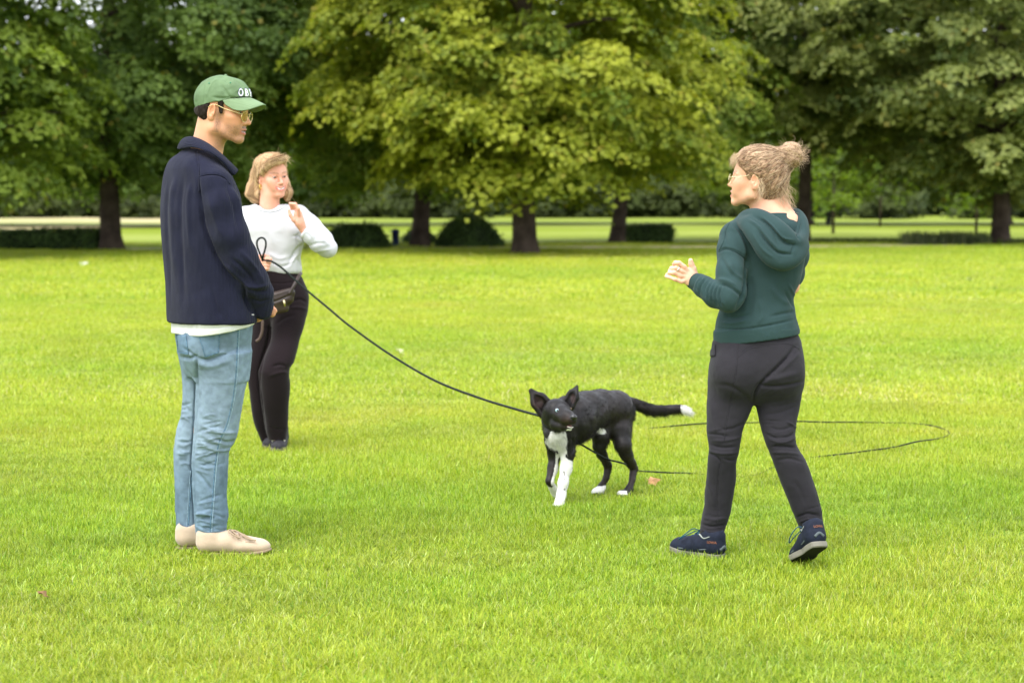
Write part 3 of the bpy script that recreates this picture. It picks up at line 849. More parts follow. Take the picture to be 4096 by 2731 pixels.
# ------------------------------------------------------------------ people: shared builders
YM, YW, YB, YD = 7.93, 7.78, 11.05, 9.25        # distances of the man, the walking woman, the woman in white, the dog
SKIN = mat("skin", attr=True, rough=.5, spec=.35, sss=.12, bump=(220, .08, .001))
M_HAIR = mat("hair", attr=True, rough=.6, spec=.14)
def lin(r, g, b):
    f = lambda c: ((c / 255 + .055) / 1.055) ** 2.4 if c > 10 else c / 255 / 12.92
    return np.array((f(r), f(g), f(b)))
def frame(yaw, pitch, roll=0.0):
    """local x = where the face points, y = its left, z = up; yaw 0 looks along +X, positive turns to +Y; pitch > 0 looks down"""
    return np.array(Matrix.Rotation(yaw, 3, 'Z') @ Matrix.Rotation(pitch, 3, 'Y') @ Matrix.Rotation(roll, 3, 'X'))
class Head:
    def __init__(s, c, yaw, pitch, roll, sc, male=False, mouth=0.0, smile=0.0):
        s.R = frame(yaw, pitch, roll); s.c = np.asarray(c, dtype=float); s.s = sc; s.male = male; s.mouth = mouth; s.smile = smile
        s.M = np.eye(4); s.M[:3, :3] = s.R; s.M[:3, 3] = s.c
    def w(s, p): return np.asarray(p, dtype=float) @ s.R.T * s.s + s.c
    def l(s, P): return ((np.asarray(P) - s.c) @ s.R) / s.s
    def fill(s, F):
        A = lambda p, k=.012: F.add(xf(p, s.M, s.s), k * s.s)
        S = lambda p, k=.006: F.sub(xf(p, s.M, s.s), k * s.s)
        m = s.male
        A(el((-.012, 0, .045), (.098, .076, .088)), 0)
        A(el((.040, 0, .045), (.052, .060, .062)), .02)
        A(el((.040, 0, -.025), (.050, .058, .078)), .02)
        jw = .053 if m else .0435
        for y in (-1, 1):
            A(rc((-.002, jw * y, -.058 - .008 * m), (.078, .014 * y, -.094), .021 if m else .016, .015), .022)
            A(rc((-.005, .056 * y, -.01), (-.002, jw * y, -.058 - .008 * m), .016, .018), .02)
            A(el((.058, .043 * y, -.012), (.026, .022, .020)), .02)
            A(rc((.083, .018 * y, .026), (.070, .048 * y, .022), .010 if m else .007, .008), .012)
            A(el((.070, .030 * y, -.042), (.022, .022, .030)), .022)
            if not m: A(el((.062, .035 * y, -.022), (.023, .021, .022)), .018)
        A(el((.081, 0, -.096), (.019 if m else .016, .022 if m else .018, .017)), .014)
        A(el((.078, 0, -.060), (.024, .030, .028)), .016)
        for y in (-1, 1):
            S(el((.098, .031 * y, .006), (.016, .017, .011)), .014)
        nk = 1.0 if m else .84
        A(rc((.086, 0, .020), (.108, 0, -.024), .0085 * nk, .0105 * nk), .010)
        A(el((.112, 0, -.028), (.0115, .0115 * nk, .0105 * nk)), .006)
        for y in (-1, 1):
            A(el((.101, .0125 * nk * y, -.032), (.0105, .0075 * nk, .0085 * nk)), .006)
            S(el((.106, .0065 * y, -.041), (.005, .0035, .003)), .003)
        A(rc((.092, 0, .022), (.086, 0, .040), .010), .02)
        sm = s.smile
        for y in (-1, 1):
            A(rc((.1015, 0, -.0565), (.084, (.025 + .005 * sm) * y, -.062 + .008 * sm), .0060, .003), .005)
            A(rc((.0985, 0, -.0700 - .006 * s.mouth), (.084, (.024 + .005 * sm) * y, -.0645 + .008 * sm), .0072, .003), .005)
        if s.mouth or sm:
            op = .0034 + .004 * s.mouth + .0014 * sm
            for y in (-1, 1):
                S(rc((.104, 0, -.0632 - .002 * s.mouth), (.092, (.021 + .004 * sm) * y, -.0618 + .007 * sm), op, .0018), .003)
            A(el((.0825, 0, -.061), (.0155, .022, .010)), .001)                     # teeth
        else:
            S(rc((.104, -.02, -.0630), (.104, .02, -.0630), .0022), .003)
        for y in (-1, 1):
            A(el((.0775, .031 * y, .006), (.0128, .0128, .0128)), .0025)
            A(rc((.0885, .020 * y, .0125), (.0835, .043 * y, .0115), .0030, .0028), .004)
            # ear: rim, lobe, hollow
            c = np.array((-.016, .074 * y, -.002)); T = unit((.35, -.85 * y, .0))
            Re = np.stack([unit((.93, .35 * y, -.18)), unit((-.37, .93 * y, .0)), np.cross(unit((.93, .35 * y, -.18)), unit((-.37, .93 * y, 0)))], 1)
            if np.linalg.det(Re) < 0: Re[:, 2] *= -1
            A(el(c, (.019, .0085, .033), Re), .006)
            S(el(c + np.array((.004, .0085 * y, .004)), (.0115, .0085, .021), Re), .003)
            S(el(c + np.array((.006, .0070 * y, -.004)), (.0075, .0090, .011), Re), .003)
            A(el(c + np.array((.008, .003 * y, -.008)), (.006, .005, .008), Re), .004)
            A(el(c + np.array((.004, -.001 * y, -.026)), (.009, .006, .010), Re), .005)
    def paint(s, V, base, lips, brow, beard=None, iris=(.05, .03, .02), flush=.10, gaze=(1, 0, 0)):
        p = s.l(V); n = len(p); x, y, z = p.T; ay = np.abs(y)
        c = np.tile(np.asarray(base, dtype=float), (n, 1))
        c *= (1 + .05 * noise3(V, 60, 3) + .05 * noise3(V, 18, 4))[:, None]
        def mixc(m, col):
            nonlocal c
            c = c * (1 - m[:, None]) + np.asarray(col) * m[:, None]
        fl = np.exp(-(((x - .07) / .03) ** 2 + ((ay - .043) / .022) ** 2 + ((z + .018) / .022) ** 2)) + .9 * np.exp(-(((x - .115) / .014) ** 2 + (y / .014) ** 2 + ((z + .03) / .016) ** 2)) + .7 * np.exp(-(((x + .016) / .03) ** 2 + ((ay - .08) / .012) ** 2 + (z / .035) ** 2))
        mixc(np.clip(fl, 0, 1) * flush * 4, np.asarray(base) * np.array((1.05, .72, .66)))
        if beard is not None:
            b = sstep(-.030, -.052, z) * sstep(-.012, .012, x) * sstep(-.165, -.13, z) * sstep(.02, .06, x + .5 * (-.035 - z))
            b = np.maximum(b * .38, .75 * np.exp(-(((z + .048) / .0065) ** 2)) * sstep(.026, .020, ay) * (x > .08))
            b = np.maximum(b, .5 * sstep(.02, -.005, z) * np.exp(-((x - .012) / .014) ** 2) * (ay > .045) * (z > -.08))
            mixc(np.clip(b * (1 + .5 * noise3(V, 300, 9)), 0, 1), beard)
        sm = s.smile
        # lips
        bow = .004 * (1 - (ay / .027) ** 2) + .008 * sm * (ay / .027) ** 2
        d = np.abs(z + .0635 + .004 * s.mouth - sm * .007 * (ay / .027) ** 2) / (.0098 + .003 * s.mouth)
        m = sstep(1.1, .75, d) * sstep(.030 + .004 * sm, .024 + .004 * sm, ay) * (x > .078)
        mixc(m * .8, lips)
        if s.mouth or sm:
            mt = (np.abs(z + .0632 - .008 * sm * (ay / .025) ** 2 + .002 * s.mouth) < (.0042 + .003 * s.mouth + .001 * sm) * np.clip(1.25 - (ay / .026) ** 2, 0, 1)) & (ay < .021 + .004 * sm) & (x < .100) & (x > .07)
            c[mt] = (.78, .75, .70) if sm else (.30, .20, .17)
        # brows
        t = np.clip((ay - .010) / .042, 0, 1)
        bz = .0255 + .006 * np.sin(t * 2.4)
        m = sstep(.0052, .0025, np.abs(z - bz)) * (ay > .009) * (ay < .053) * (x > .05)
        mixc(m * .7, brow)
        # eyes
        for sy in (-1, 1):
            e = p - np.array((.0775, .031 * sy, .006)); r = np.linalg.norm(e, axis=1)
            o = (r < .0150) & (e[:, 2] < .0046) & (e[:, 2] > -.0050) & (np.abs(e[:, 1]) < .0118) & (e[:, 0] > .003)
            c[o] = (.42, .38, .36)
            g = unit(gaze); q = e / (r[:, None] + 1e-9); dd = np.linalg.norm(q - g, axis=1)
            c[o & (dd < .58)] = iris; c[o & (dd < .22)] = (.004, .004, .004)
            ls = (r < .0165) & (np.abs(e[:, 2] - .0052) < .0017) & (np.abs(e[:, 1]) < .0130) & (e[:, 0] > 0)
            c[ls] = c[ls] * .4 + np.asarray(brow) * .3
        return c
def core_body(parts, h=.012):
    F = Field(h)
    for p in parts: chain(F, p, .03)
    return F.build(1)
def hand_field(h, palm, fingers):
    """palm: chains of flattened capsules [(points+radii), normal, flatness]; fingers: chains [(p,r)...] from inside the palm out to the tip"""
    F = Field(h)
    for pts, nrm, fl in palm: chain(F, pts, .012, (nrm, fl))
    for f in fingers: chain(F, f, .004)
    return F.build(1)
def glasses(parent, H, metal, lens_col, near_full=True, rx=.0255, rz=.021):
    g = None
    rims = []
    mm = mat("glasses_metal", metal, .25, .5, metal=.9)
    ml = bpy.data.materials.new("lens"); t, out = nodes_of(ml)
    tb = t.nodes.new("ShaderNodeBsdfTransparent"); tb.inputs[0].default_value = (*lens_col, 1)
    gl = t.nodes.new("ShaderNodeBsdfGlossy"); gl.inputs["Roughness"].default_value = .03
    mx = t.nodes.new("ShaderNodeMixShader"); mx.inputs[0].default_value = .10; t.links.new(tb.outputs[0], mx.inputs[1]); t.links.new(gl.outputs[0], mx.inputs[2]); t.links.new(mx.outputs[0], out.inputs[0])
    a = np.linspace(0, 2 * math.pi, 28, endpoint=False)
    V0, F0 = [], []
    bits = []
    def ring(y):
        ca, sa = np.cos(a), np.sin(a)
        return np.stack([.111 - .10 * np.abs(y + rx * ca) * 1.2 - .004 * sa * 0, y + rx * ca, -.006 + rz * sa * (1 - .10 * ca * np.sign(y))], 1)
    br = catmull([(.110, -.009, .002), (.113, 0, .006), (.110, .009, .002)], 5)
    V, Fs = tube(H.w(br), .0012 * H.s, 6)
    fm = mk("glasses", V, Fs, mm, parent)
    for y in (-.034, .034):
        V, Fs = tube(H.w(ring(y)), .0012 * H.s, 6, closed=True)
        mk("rim", V, Fs, mm, fm)
        R = H.w(ring(y)); c = R.mean(0)
        n = len(R)
        nv = H.R[:, 0] * .0008
        V = np.vstack([R, c[None] + H.R[:, 0] * .002, R - nv, c[None] - nv + H.R[:, 0] * .002]); i = np.arange(n); j = (i + 1) % n
        Ft = np.concatenate([np.stack([i, j, np.full(n, n)], 1), np.stack([j + n + 1, i + n + 1, np.full(n, 2 * n + 1)], 1)])
        mk("lens", V, Ft, ml, fm)
        s = np.sign(y)
        tp = catmull([(.111 - .12 * .0595, s * .0595, .003), (.085, s * .068, .007), (.04, s * .0745, .014), (-.004, s * .078, .026), (-.030, s * .079, .012)], 6)
        V, Fs = tube(H.w(tp), .0016 * H.s, 6)
        mk("temple", V, Fs, mm, fm)
    return fm
def shoe(heel, toe, h, parent, up, sole, name="shoe", width=.098, length=None, ankle=.08, lift=0.0, sole_h=.022, toe_h=.050, res=.004):
    """low lace-up shoe from heel point to toe point on the ground; returns (shoe mesh object, frame function)"""
    heel = np.asarray(heel, dtype=float); toe = np.asarray(toe, dtype=float)
    ax = toe - heel; L = np.linalg.norm(ax); ax /= L
    up_ = np.array((0, 0, 1.)); up_ = unit(up_ - ax * (up_ @ ax)); sd = np.cross(up_, ax)
    P = lambda x, y, z: heel + ax * (x * L) + sd * (y * width) + up_ * z
    F = Field(res)
    F.add(rc(P(.14, 0, .045), P(.42, 0, .05), .036, .040), 0)
    F.add(rc(P(.42, 0, .050), P(.84, .02, toe_h * .62), .040, toe_h * .56), .02)
    F.add(rc(P(.62, 0, .034), P(.86, .03, .030), width * .44, width * .36, (up_, 1.65)), .02)
    F.add(rc(P(.12, 0, .05), P(.12, 0, ankle), .034, .036), .02)
    F.add(rc(P(.20, 0, .06), P(.22, 0, ankle), .036, .038), .02)
    F.cut(half(P(0, 0, sole_h * .8), -up_), .003)
    F.sub(rc(P(.17, 0, ankle + .005), P(.17, 0, ankle + .09), .030, .04), .004)
    V, Q = F.build(1)
    s = mk(name, V, Q, up, parent)
    pts = []
    for k in np.linspace(0, 2 * math.pi, 40, endpoint=False):
        x = .5 - .5 * math.cos(k); y = math.sin(k)
        wdt = np.interp(x, [0, .06, .2, .42, .68, .85, .95, 1.0], [.30, .33, .36, .33, .49, .45, .32, .12]) * 1.04
        pts.append((x * 1.01 - .005, np.sign(y) * wdt * min(1, abs(y) * 3) + .02 * x))
    pts = np.array(pts)
    rows = []
    for z, k in ((0.0, .97), (.004, 1.0), (sole_h * .8, 1.0), (sole_h, .985)):
        rows.append(np.array([P(.5 + (x - .5) * k, y * k, z + (.012 * max(0, x - .75) / .25)) for x, y in pts]))
    V = np.vstack(rows); m = len(pts)
    i = np.arange(m); j = (i + 1) % m
    Q = np.concatenate([np.stack([i + q * m, j + q * m, j + (q + 1) * m, i + (q + 1) * m], 1) for q in range(3)])
    cB = P(.5, 0, 0.0); cT = P(.5, 0, sole_h); nV = len(V)
    T = np.concatenate([np.stack([j, i, np.full(m, nV)], 1), np.stack([i + 3 * m, j + 3 * m, np.full(m, nV + 1)], 1)])
    mk("sole", np.vstack([V, cB, cT]), [Q, T], sole, s, smooth=False)
    return s, P, (V, Q)
def xf_half(H, p, n):
    return half(H.w(p), H.R @ unit(n))
def text_mesh(s, size, ext, off=0.0):
    cu = bpy.data.curves.new("t", 'FONT'); cu.body = s; cu.size = size; cu.extrude = ext; cu.align_x = 'CENTER'; cu.resolution_u = 4; cu.offset = off
    o = bpy.data.objects.new("t", cu); COL.objects.link(o)
    dg = bpy.context.evaluated_depsgraph_get()
    me = bpy.data.meshes.new_from_object(o.evaluated_get(dg))
    V = np.zeros(len(me.vertices) * 3); me.vertices.foreach_get("co", V); V = V.reshape(-1, 3)
    F = [np.array([tuple(p.vertices)]) for p in me.polygons]
    bpy.data.objects.remove(o); bpy.data.curves.remove(cu); bpy.data.meshes.remove(me)
    tri = [f for f in F if f.shape[1] == 3]; qd = [f for f in F if f.shape[1] == 4]; ot = [f for f in F if f.shape[1] > 4]
    return V, ([np.concatenate(tri)] if tri else []) + ([np.concatenate(qd)] if qd else []) + ot
# ------------------------------------------------------------------ the man in the cap
def man():
    base = G(200, 552)
    Wm = lambda u, v, d=0: W(u, v, YM + d)
    H = Head(Wm(222.3, 111.8, .0), math.radians(-13), math.radians(8), 0, 1.01, male=True, mouth=.35)
    # --- body: head, neck, trunk, limbs as one mesh
    F = Field(.0026)
    H.fill(F)
    F.add(rc(Wm(211, 123, .01), Wm(206, 152, .02), .055, .062), .03)
    F.add(rc(Wm(214.5, 131, .0), Wm(206.5, 157, .0), .043, .05), .03)
    V1, Q1 = F.build(1)
    c1 = H.paint(V1, lin(208, 152, 116), lin(186, 112, 98), (.018, .012, .009), beard=(.10, .062, .045), iris=(.03, .02, .012), gaze=(1, -.1, -.1))
    # near hand and the far hand, clasped low in front
    hf = []
    wr = Wm(262, 304, -.06)
    pal = [([(wr, .028), (Wm(259.5, 311, -.03), .036)], (.3, -.9, 0.1), 1.5)]
    fing = []
    for q, (u, v, d) in enumerate([(256.5, 316, .0), (257.5, 318, -.012), (259, 319, -.03), (261, 318.5, -.045)]):
        fing.append([(Wm(258 + q, 311, -.025 - .01 * q), .0105), (Wm(u + 1, v - 1.5, d), .010), (Wm(u - 2.4, v + .6, d + .01), .009), (Wm(u - 4, v - 1.5, d + .015), .008)])
    fing.append([(Wm(257.5, 307, -.03), .012), (Wm(255, 311, -.045), .0105), (Wm(255.5, 315, -.05), .009)])
    V2, Q2 = hand_field(.0026, pal, fing)
    wr2 = Wm(263, 306, .10)
    pal2 = [([(wr2, .026), (Wm(266.5, 309, .07), .034)], (0, -.8, .5), 1.5)]
    fing2 = []
    for q in range(4):
        fing2.append([(Wm(267 + .6 * q, 307.5 + 1.8 * q, .06), .010), (Wm(271.5 + .4 * q, 308 + 1.6 * q, .05), .0095), (Wm(274.2 - .4 * q, 309.3 + 1.6 * q, .05), .0085), (Wm(275.5 - 1.2 * q, 310.6 + 1.5 * q, .055), .0075)])
    fing2.append([(Wm(265, 306, .06), .011), (Wm(268.5, 305, .04), .010), (Wm(272, 305.6, .035), .0085)])
    V3, Q3 = hand_field(.0026, pal2, fing2)
    V4, Q4 = core_body([[(Wm(205, 148, .02), .05), (Wm(203, 190, .03), .06), (Wm(205, 250, .02), .07), (Wm(208, 300, .02), .07), (Wm(210, 345, .02), .07)],
                        [(Wm(212, 182, -.09), .03), (Wm(236, 254, -.15), .028), (wr, .024)], [(Wm(194, 182, .13), .03), (Wm(222, 252, .21), .028), (wr2, .024)],
                        [(Wm(216, 350, -.05), .06), (Wm(216, 430, -.06), .042), (Wm(212, 530, -.05), .032)], [(Wm(204, 350, .08), .06), (Wm(197, 430, .09), .042), (Wm(193, 530, .09), .032)]])
    sk = lin(204, 148, 114)
    Vb, Fb, cb = join([(V1, Q1, c1), (V2, Q2, np.tile(sk, (len(V2), 1))), (V3, Q3, np.tile(sk, (len(V3), 1))), (V4, Q4, np.tile(sk, (len(V4), 1)))])
    P = mk("person", Vb, Fb, SKIN, None, cb, at=base)
    tag(P, "man in green cap, glasses, navy cardigan and light blue jeans standing sideways", "person")
    # --- jumper
    knit = mat("navy_knit", lin(42, 44, 64) * .62, .95, .10, sheen=.05, var=(14, .14), bump=(160, .25, .004), wave=(62, .5, .004, 'X'))
    yaw = math.radians(-55)                      # shoulder axis from the far left shoulder to the near right one
    F = Field(.0045)
    F.add(loft([(148, 184, 214, .02, .9), (152, 178.5, 219, .02, .8), (159, 169.5, 225, .01, .72), (167, 165, 229.5, .0, .68), (175, 162.6, 233.5, 0, .66), (185, 161, 237.5, 0, .66), (196, 160.2, 241, 0, .68), (216, 159.6, 243, 0, .7), (247, 161.5, 246, 0, .72),
                (276, 164.7, 250, 0, .74), (300, 165.8, 254.5, 0, .74), (318.0, 166.8, 257, 0, .74), (321.5, 167.3, 257, 0, .74)], YM, yaw, .7), 0)
    chain(F, [(Wm(199, 170, -.09), .060), (Wm(215, 186, -.135), .072), (Wm(222, 205, -.16), .073), (Wm(230, 235, -.165), .074), (Wm(239.5, 258, -.15), .071), (Wm(252, 280, -.11), .064), (Wm(260.3, 292, -.08), .054)], .02)
    chain(F, [(Wm(260.3, 292, -.08), .053), (Wm(263.2, 304, -.06), .040), (Wm(263.2, 311, -.055), .034)], .01)
    chain(F, [(Wm(188, 172, .15), .062), (Wm(200, 215, .22), .062), (Wm(222, 255, .22), .058), (Wm(250, 285, .15), .05), (Wm(262, 303, .10), .040)], .02)
    F.sub(rc(Wm(207, 139, .0), Wm(206, 151, .01), .062, .048), .01)
    V, Q = F.build(2)
    N = normals(V, Q)
    V = V + N * (.0035 * fbm(V * np.array((1, 1, .35)), 9, 2, 5) + .0012 * fbm(V * np.array((1, 1, .5)), 36, 2, 6))[:, None]
    st = [  # long drape folds down the back, sleeve folds
        ([(176, 176), (172, 200), (173.5, 240), (177, 290)], 2.6, -.009), ([(184, 178), (180, 205), (181, 250), (184, 300)], 2.4, .009), ([(191, 182), (188, 205), (190, 250)], 2.2, -.007),
        ([(169, 186), (166, 215), (168.5, 260), (171, 310)], 1.8, .006), ([(198, 178), (199, 195), (204, 225), (211, 246), (224, 270), (238, 282)], 1.7, .016),
        ([(196, 150), (198.5, 165), (199, 177)], 1.0, .005), ([(199, 176), (209, 174), (220, 175), (228, 180)], 1.0, .006), ([(208, 195), (216, 220), (222, 238)], 3.0, -.007), ([(226, 182), (234, 205), (239, 232)], 2.2, .009),
        ([(219, 190), (226, 215), (232, 236)], 2.4, .006), ([(222, 262), (238, 276), (250, 288), (255, 296)], 2.0, -.008), ([(232, 258), (247, 272), (257, 287)], 2.2, .010), ([(240, 250), (254, 266), (264, 283)], 2.2, -.007),
        ([(248, 288), (258, 292), (268, 290)], 1.8, .008), ([(249, 297), (259, 301.5), (269, 299)], 1.5, .006), ([(246, 284), (256, 287), (270, 284)], 1.6, -.006), ([(243, 284), (246, 300), (254, 315)], 1.6, .014), ([(230, 186), (238, 200), (242, 222)], 1.4, -.006),
        ([(212, 290), (216, 305), (221, 318)], 2.0, .006)]
    V = creases(V, N, st, YM)
    J = mk("cardigan", V, Q, knit, P)
    cj = Caster(V, Q)
    # collar: a folded band round the neck, high at the back
    knit2 = mat("ribbed_collar", lin(42, 44, 64) * .62, .95, .10, sheen=.05, bump=(160, .25, .004), wave=(62, .5, .004, "DIAGONAL"))
    top = [(237.0, 168.6, -.050), (230, 161.6, -.066), (219, 151.0, -.082), (206.5, 141.8, -.085), (193.5, 136.3, -.055), (185.2, 137.0, .0), (186, 138.5, .05), (200, 142.5, .085), (216, 150, .085), (224, 157, .07)]
    bot = [(232.8, 175.0, -.085), (224.5, 164.5, -.105), (214, 155.2, -.125), (203.5, 150.0, -.125), (192, 147.4, -.085), (179.6, 149.0, .005), (182, 148, .075), (200, 152, .12), (214, 158, .11), (222, 161, .09)]
    T = catmull([Wm(*a) for a in top], 6); B = catmull([Wm(*a) for a in bot], 6)
    cc = (T.mean(0) + B.mean(0)) / 2
    n = len(T); rows = []
    for s, o in ((0, .0), (.08, .006), (.3, .011), (.6, .012), (.9, .010), (1.0, .005)):
        q = T * (1 - s) + B * s; rad = q - cc; rad[:, 2] = 0; rad /= np.linalg.norm(rad, axis=1, keepdims=True) + 1e-9
        rows.append(q + rad * o)
    for s, o in ((1.0, -.004), (.6, .0), (.1, -.006)):
        q = T * (1 - s) + B * s; rad = q - cc; rad[:, 2] = 0; rad /= np.linalg.norm(rad, axis=1, keepdims=True) + 1e-9
        rows.append(q + rad * (o - .003))
    R = np.array(rows); k = len(R)
    i = np.arange(k)[:, None]; j = np.arange(n - 1)[None]
    Qc = np.stack([i * n + j, i * n + j + 1, ((i + 1) % k) * n + j + 1, ((i + 1) % k) * n + j], -1).reshape(-1, 4)
    ends = [np.array([[r * n for r in range(k)], [(r + 1) * n - 1 for r in range(k)][::-1]])]
    mk("collar", R.reshape(-1, 3), [Qc] + ends, knit2, J)
    # shoulder seams
    for pts in ([(197.5, 151), (198.6, 163), (199.2, 178), (199.4, 192)], [(199.5, 176.2), (208, 174), (217, 174.2), (225, 177.5), (230, 184)]):
        L = cj.line(pts, .0006)
        if len(L) > 3:
            Vt, Ft = tube(L, .0028, 6); mk("seam", Vt, Ft, knit, J)
    # --- white shirt hem
    cot = mat("white_cotton", (.66, .66, .64), .9, .15, var=(9, .04), bump=(90, .3, .003))
    F = Field(.004)
    F.add(loft([(312, 170.5, 256.5, 0, .74), (322, 170.9, 256.3, 0, .74), (328, 171, 255.8, 0, .74), (333, 171.2, 254.6, 0, .74)], YM, yaw, .74), 0)
    V, Q = F.build(1); N = normals(V, Q)
    # the hem runs down to the back
    u_, v_ = UV(V); low = sstep(320, 333, v_)
    V[:, 2] += low * (np.clip((u_ - 200) / 55, 0, 1) ** 1.4) * .040
    V = V + N * (.003 * noise3(V, 22, 4))[:, None]
    V = creases(V, N, [([(172, 326), (200, 328.5), (230, 326), (253, 320)], .8, .003), ([(195, 322), (197, 332)], 1.5, .004), ([(232, 320), (236, 330)], 2, .004)], YM)
    mk("shirt_hem", V, Q, cot, P)
    # --- jeans
    den = mat("washed_denim", attr=True, rough=.9, spec=.12, bump=(70, .35, .004), wave=(330, .25, .001, 'DIAGONAL'))
    F = Field(.0045)
    F.add(loft([(318, 172.5, 254, .01, .72), (334, 174, 252.5, .01, .76), (347, 177, 250.8, .01, .8), (359, 180, 249.8, .01, .82), (368, 183, 249, .01, .8), (376, 187, 247.5, .01, .72)], YM, yaw, .75), 0)
    near = [(352, 197, 250.2), (371, 196.6, 248.2), (390, 195.8, 244.4), (410, 195.2, 241), (428, 194.2, 238.2), (437, 193.2, 236), (443, 192.6, 233.2), (448, 192.4, 229.6), (456, 192, 228.2), (464, 192, 227.8), (490, 193, 227.2), (505, 193.8, 228.0), (514, 194.2, 228.6), (524, 195.2, 227.2), (532, 196.2, 226.4), (542, 196.8, 225.4)]
    F.add(loft([(v, a, b, -.055) for v, a, b in near], YM, 0, .92), .03)
    far = [(350, 178, 222), (359, 180.6, 224), (384, 182.5, 222), (410, 181.3, 217), (422, 178.8, 213), (430, 176.4, 211), (451, 174.2, 208), (470, 174.3, 207), (490, 174.9, 207), (510, 175.2, 207.5), (526, 175.8, 208), (535.5, 176.1, 208)]
    F.add(loft([(v, a, b, .095) for v, a, b in far], YM, 0, .92), .022)
    F.add(el(Wm(203, 345, -.07), (.085, .09, .10)), .04)
    F.sub(rc(Wm(211, 556, -.055), Wm(211, 549, -.055), .044, .040), .004)
    V, Q = F.build(2); N = normals(V, Q)
    V = V + N * (.0028 * fbm(V * np.array((1, 1, .7)), 13, 2, 8) + .0013 * fbm(V, 40, 2, 9))[:, None]
    st = []
    r = np.random.default_rng(4)
    for q in range(46):                               # wrinkles behind the knees and above the hems
        v = r.choice([r.uniform(415, 470), r.uniform(500, 536)], p=[.7, .3]); a = r.uniform(193.5, 205); ln = r.uniform(10, 24); sl = r.uniform(-.35, .30)
        st.append(([(a, v), (a + ln * .5, v + ln * sl * .5 + r.uniform(-1.5, 1.5)), (a + ln, v + ln * sl)], r.uniform(.55, 1.2), r.choice([-1, 1]) * r.uniform(.0028, .0058)))
    for q in range(14):
        v = r.uniform(405, 465); a = r.uniform(175, 182); ln = r.uniform(8, 16)
        st.append(([(a, v), (a + ln * .5, v + r.uniform(-2, 2)), (a + ln, v + r.uniform(-4, 3))], r.uniform(.8, 1.6), r.choice([-1, 1]) * r.uniform(.003, .006)))
    st += [([(196.8, 352), (196.3, 372), (195.6, 400), (194, 430), (192.4, 460), (193.4, 500), (195, 532)], 1.3, .016), ([(197, 357), (206, 360), (220, 356), (236, 349)], 1.8, .011), ([(196, 362), (210, 366), (230, 360)], 2.6, -.006),
           ([(179, 356), (188, 358), (197, 356)], 1.6, .010), ([(181, 346), (190, 352), (197, 358)], 1.4, .006), ([(240, 440), (226, 442), (212, 436)], 1.8, .010), ([(238, 432), (222, 432), (206, 428)], 1.6, -.006), ([(234, 448), (220, 450), (204, 446)], 1.5, -.006),
           ([(196, 470), (206, 482), (214, 492)], 1.4, .006), ([(202, 372), (200, 395), (198, 415)], 3, .006), ([(226, 518), (212, 514), (200, 520)], 1.4, .006), ([(227, 526), (210, 531), (198, 528)], 1.4, -.006)]
    V = creases(V, N, st, YM)
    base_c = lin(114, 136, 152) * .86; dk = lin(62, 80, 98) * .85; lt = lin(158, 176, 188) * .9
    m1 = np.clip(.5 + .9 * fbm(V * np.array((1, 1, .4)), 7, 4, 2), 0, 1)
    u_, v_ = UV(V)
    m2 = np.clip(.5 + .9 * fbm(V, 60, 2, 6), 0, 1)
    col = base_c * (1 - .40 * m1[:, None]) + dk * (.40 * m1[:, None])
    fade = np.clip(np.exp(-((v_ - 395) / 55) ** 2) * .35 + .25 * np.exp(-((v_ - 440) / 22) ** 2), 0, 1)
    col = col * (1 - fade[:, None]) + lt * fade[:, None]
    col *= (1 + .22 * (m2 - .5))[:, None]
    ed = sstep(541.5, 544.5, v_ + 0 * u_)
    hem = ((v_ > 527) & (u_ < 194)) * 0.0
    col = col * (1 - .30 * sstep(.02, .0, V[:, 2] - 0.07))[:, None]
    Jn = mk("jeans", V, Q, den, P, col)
    cs = Caster(V, Q)
    stitch = mat("denim_seam", lin(92, 122, 142), .9, .1, var=(160, .5))
    pale = mat("pale_seam", lin(140, 164, 178), .9, .1, var=(200, .35))
    for pts, r_, m in [([(239.5, 327), (238.6, 345), (237.6, 372), (234, 400), (228, 425), (220.5, 442), (217, 462), (215, 485), (213.5, 505), (212, 525), (211.5, 541)], .0016, pale),
                       ([(238.2, 327), (237.3, 345), (236.0, 372), (232.4, 400), (226.3, 425), (219, 442), (215.4, 462), (213.4, 485), (212, 505), (210.3, 525), (209.7, 541)], .0018, stitch),
                       ([(192, 470), (190.6, 490), (189.2, 512), (188, 533)], .0020, stitch), ([(190.4, 470), (189, 490), (187.6, 512), (186.4, 533)], .0014, pale),
                       ([(196.9, 541), (204, 542.6), (212, 541), (220, 536.5), (226, 529.5)], .0020, stitch), ([(176.6, 532), (184, 533.4), (193, 532)], .0020, stitch)]:
        L = cs.line(pts, .0004)
        if len(L) > 3:
            Vt, Ft = tube(L, r_, 5); mk("seam", Vt, Ft, m, Jn)
    dpk = mat("denim_pocket", lin(104, 128, 146) * .85, .9, .12, var=(40, .16), bump=(70, .35, .004))
    for poly, nm in (([(198.5, 334.5), (220.3, 331.5), (218.6, 352.5), (205.0, 356.8)], 1), ([(176.8, 334.3), (186.5, 334.6), (189, 354.0), (179.0, 352.0)], 2)):
        Vp, Fp = patch_on(cs, poly, .0022, 12)
        pk = mk("back_pocket", Vp, Fp, dpk, Jn)
        q = np.array(poly); cq = q.mean(0)
        edge = [tuple(cq + (x - cq) * .96) for x in (q[1], q[2], q[3], q[0])]
        for a, b in zip(edge[:-1], edge[1:]):
            L = cs.line([a, b], .0034, 8)
            if len(L) > 3:
                Vt, Ft = tube(L, .0013, 5); mk("stitching", Vt, Ft, stitch, pk)
    # --- shoes
    sue = mat("beige_suede", lin(218, 194, 168) * .72, .95, .1, sheen=.3, var=(20, .08), bump=(150, .3, .003))
    sole = mat("cream_sole", lin(200, 176, 148) * .5, .8, .2)
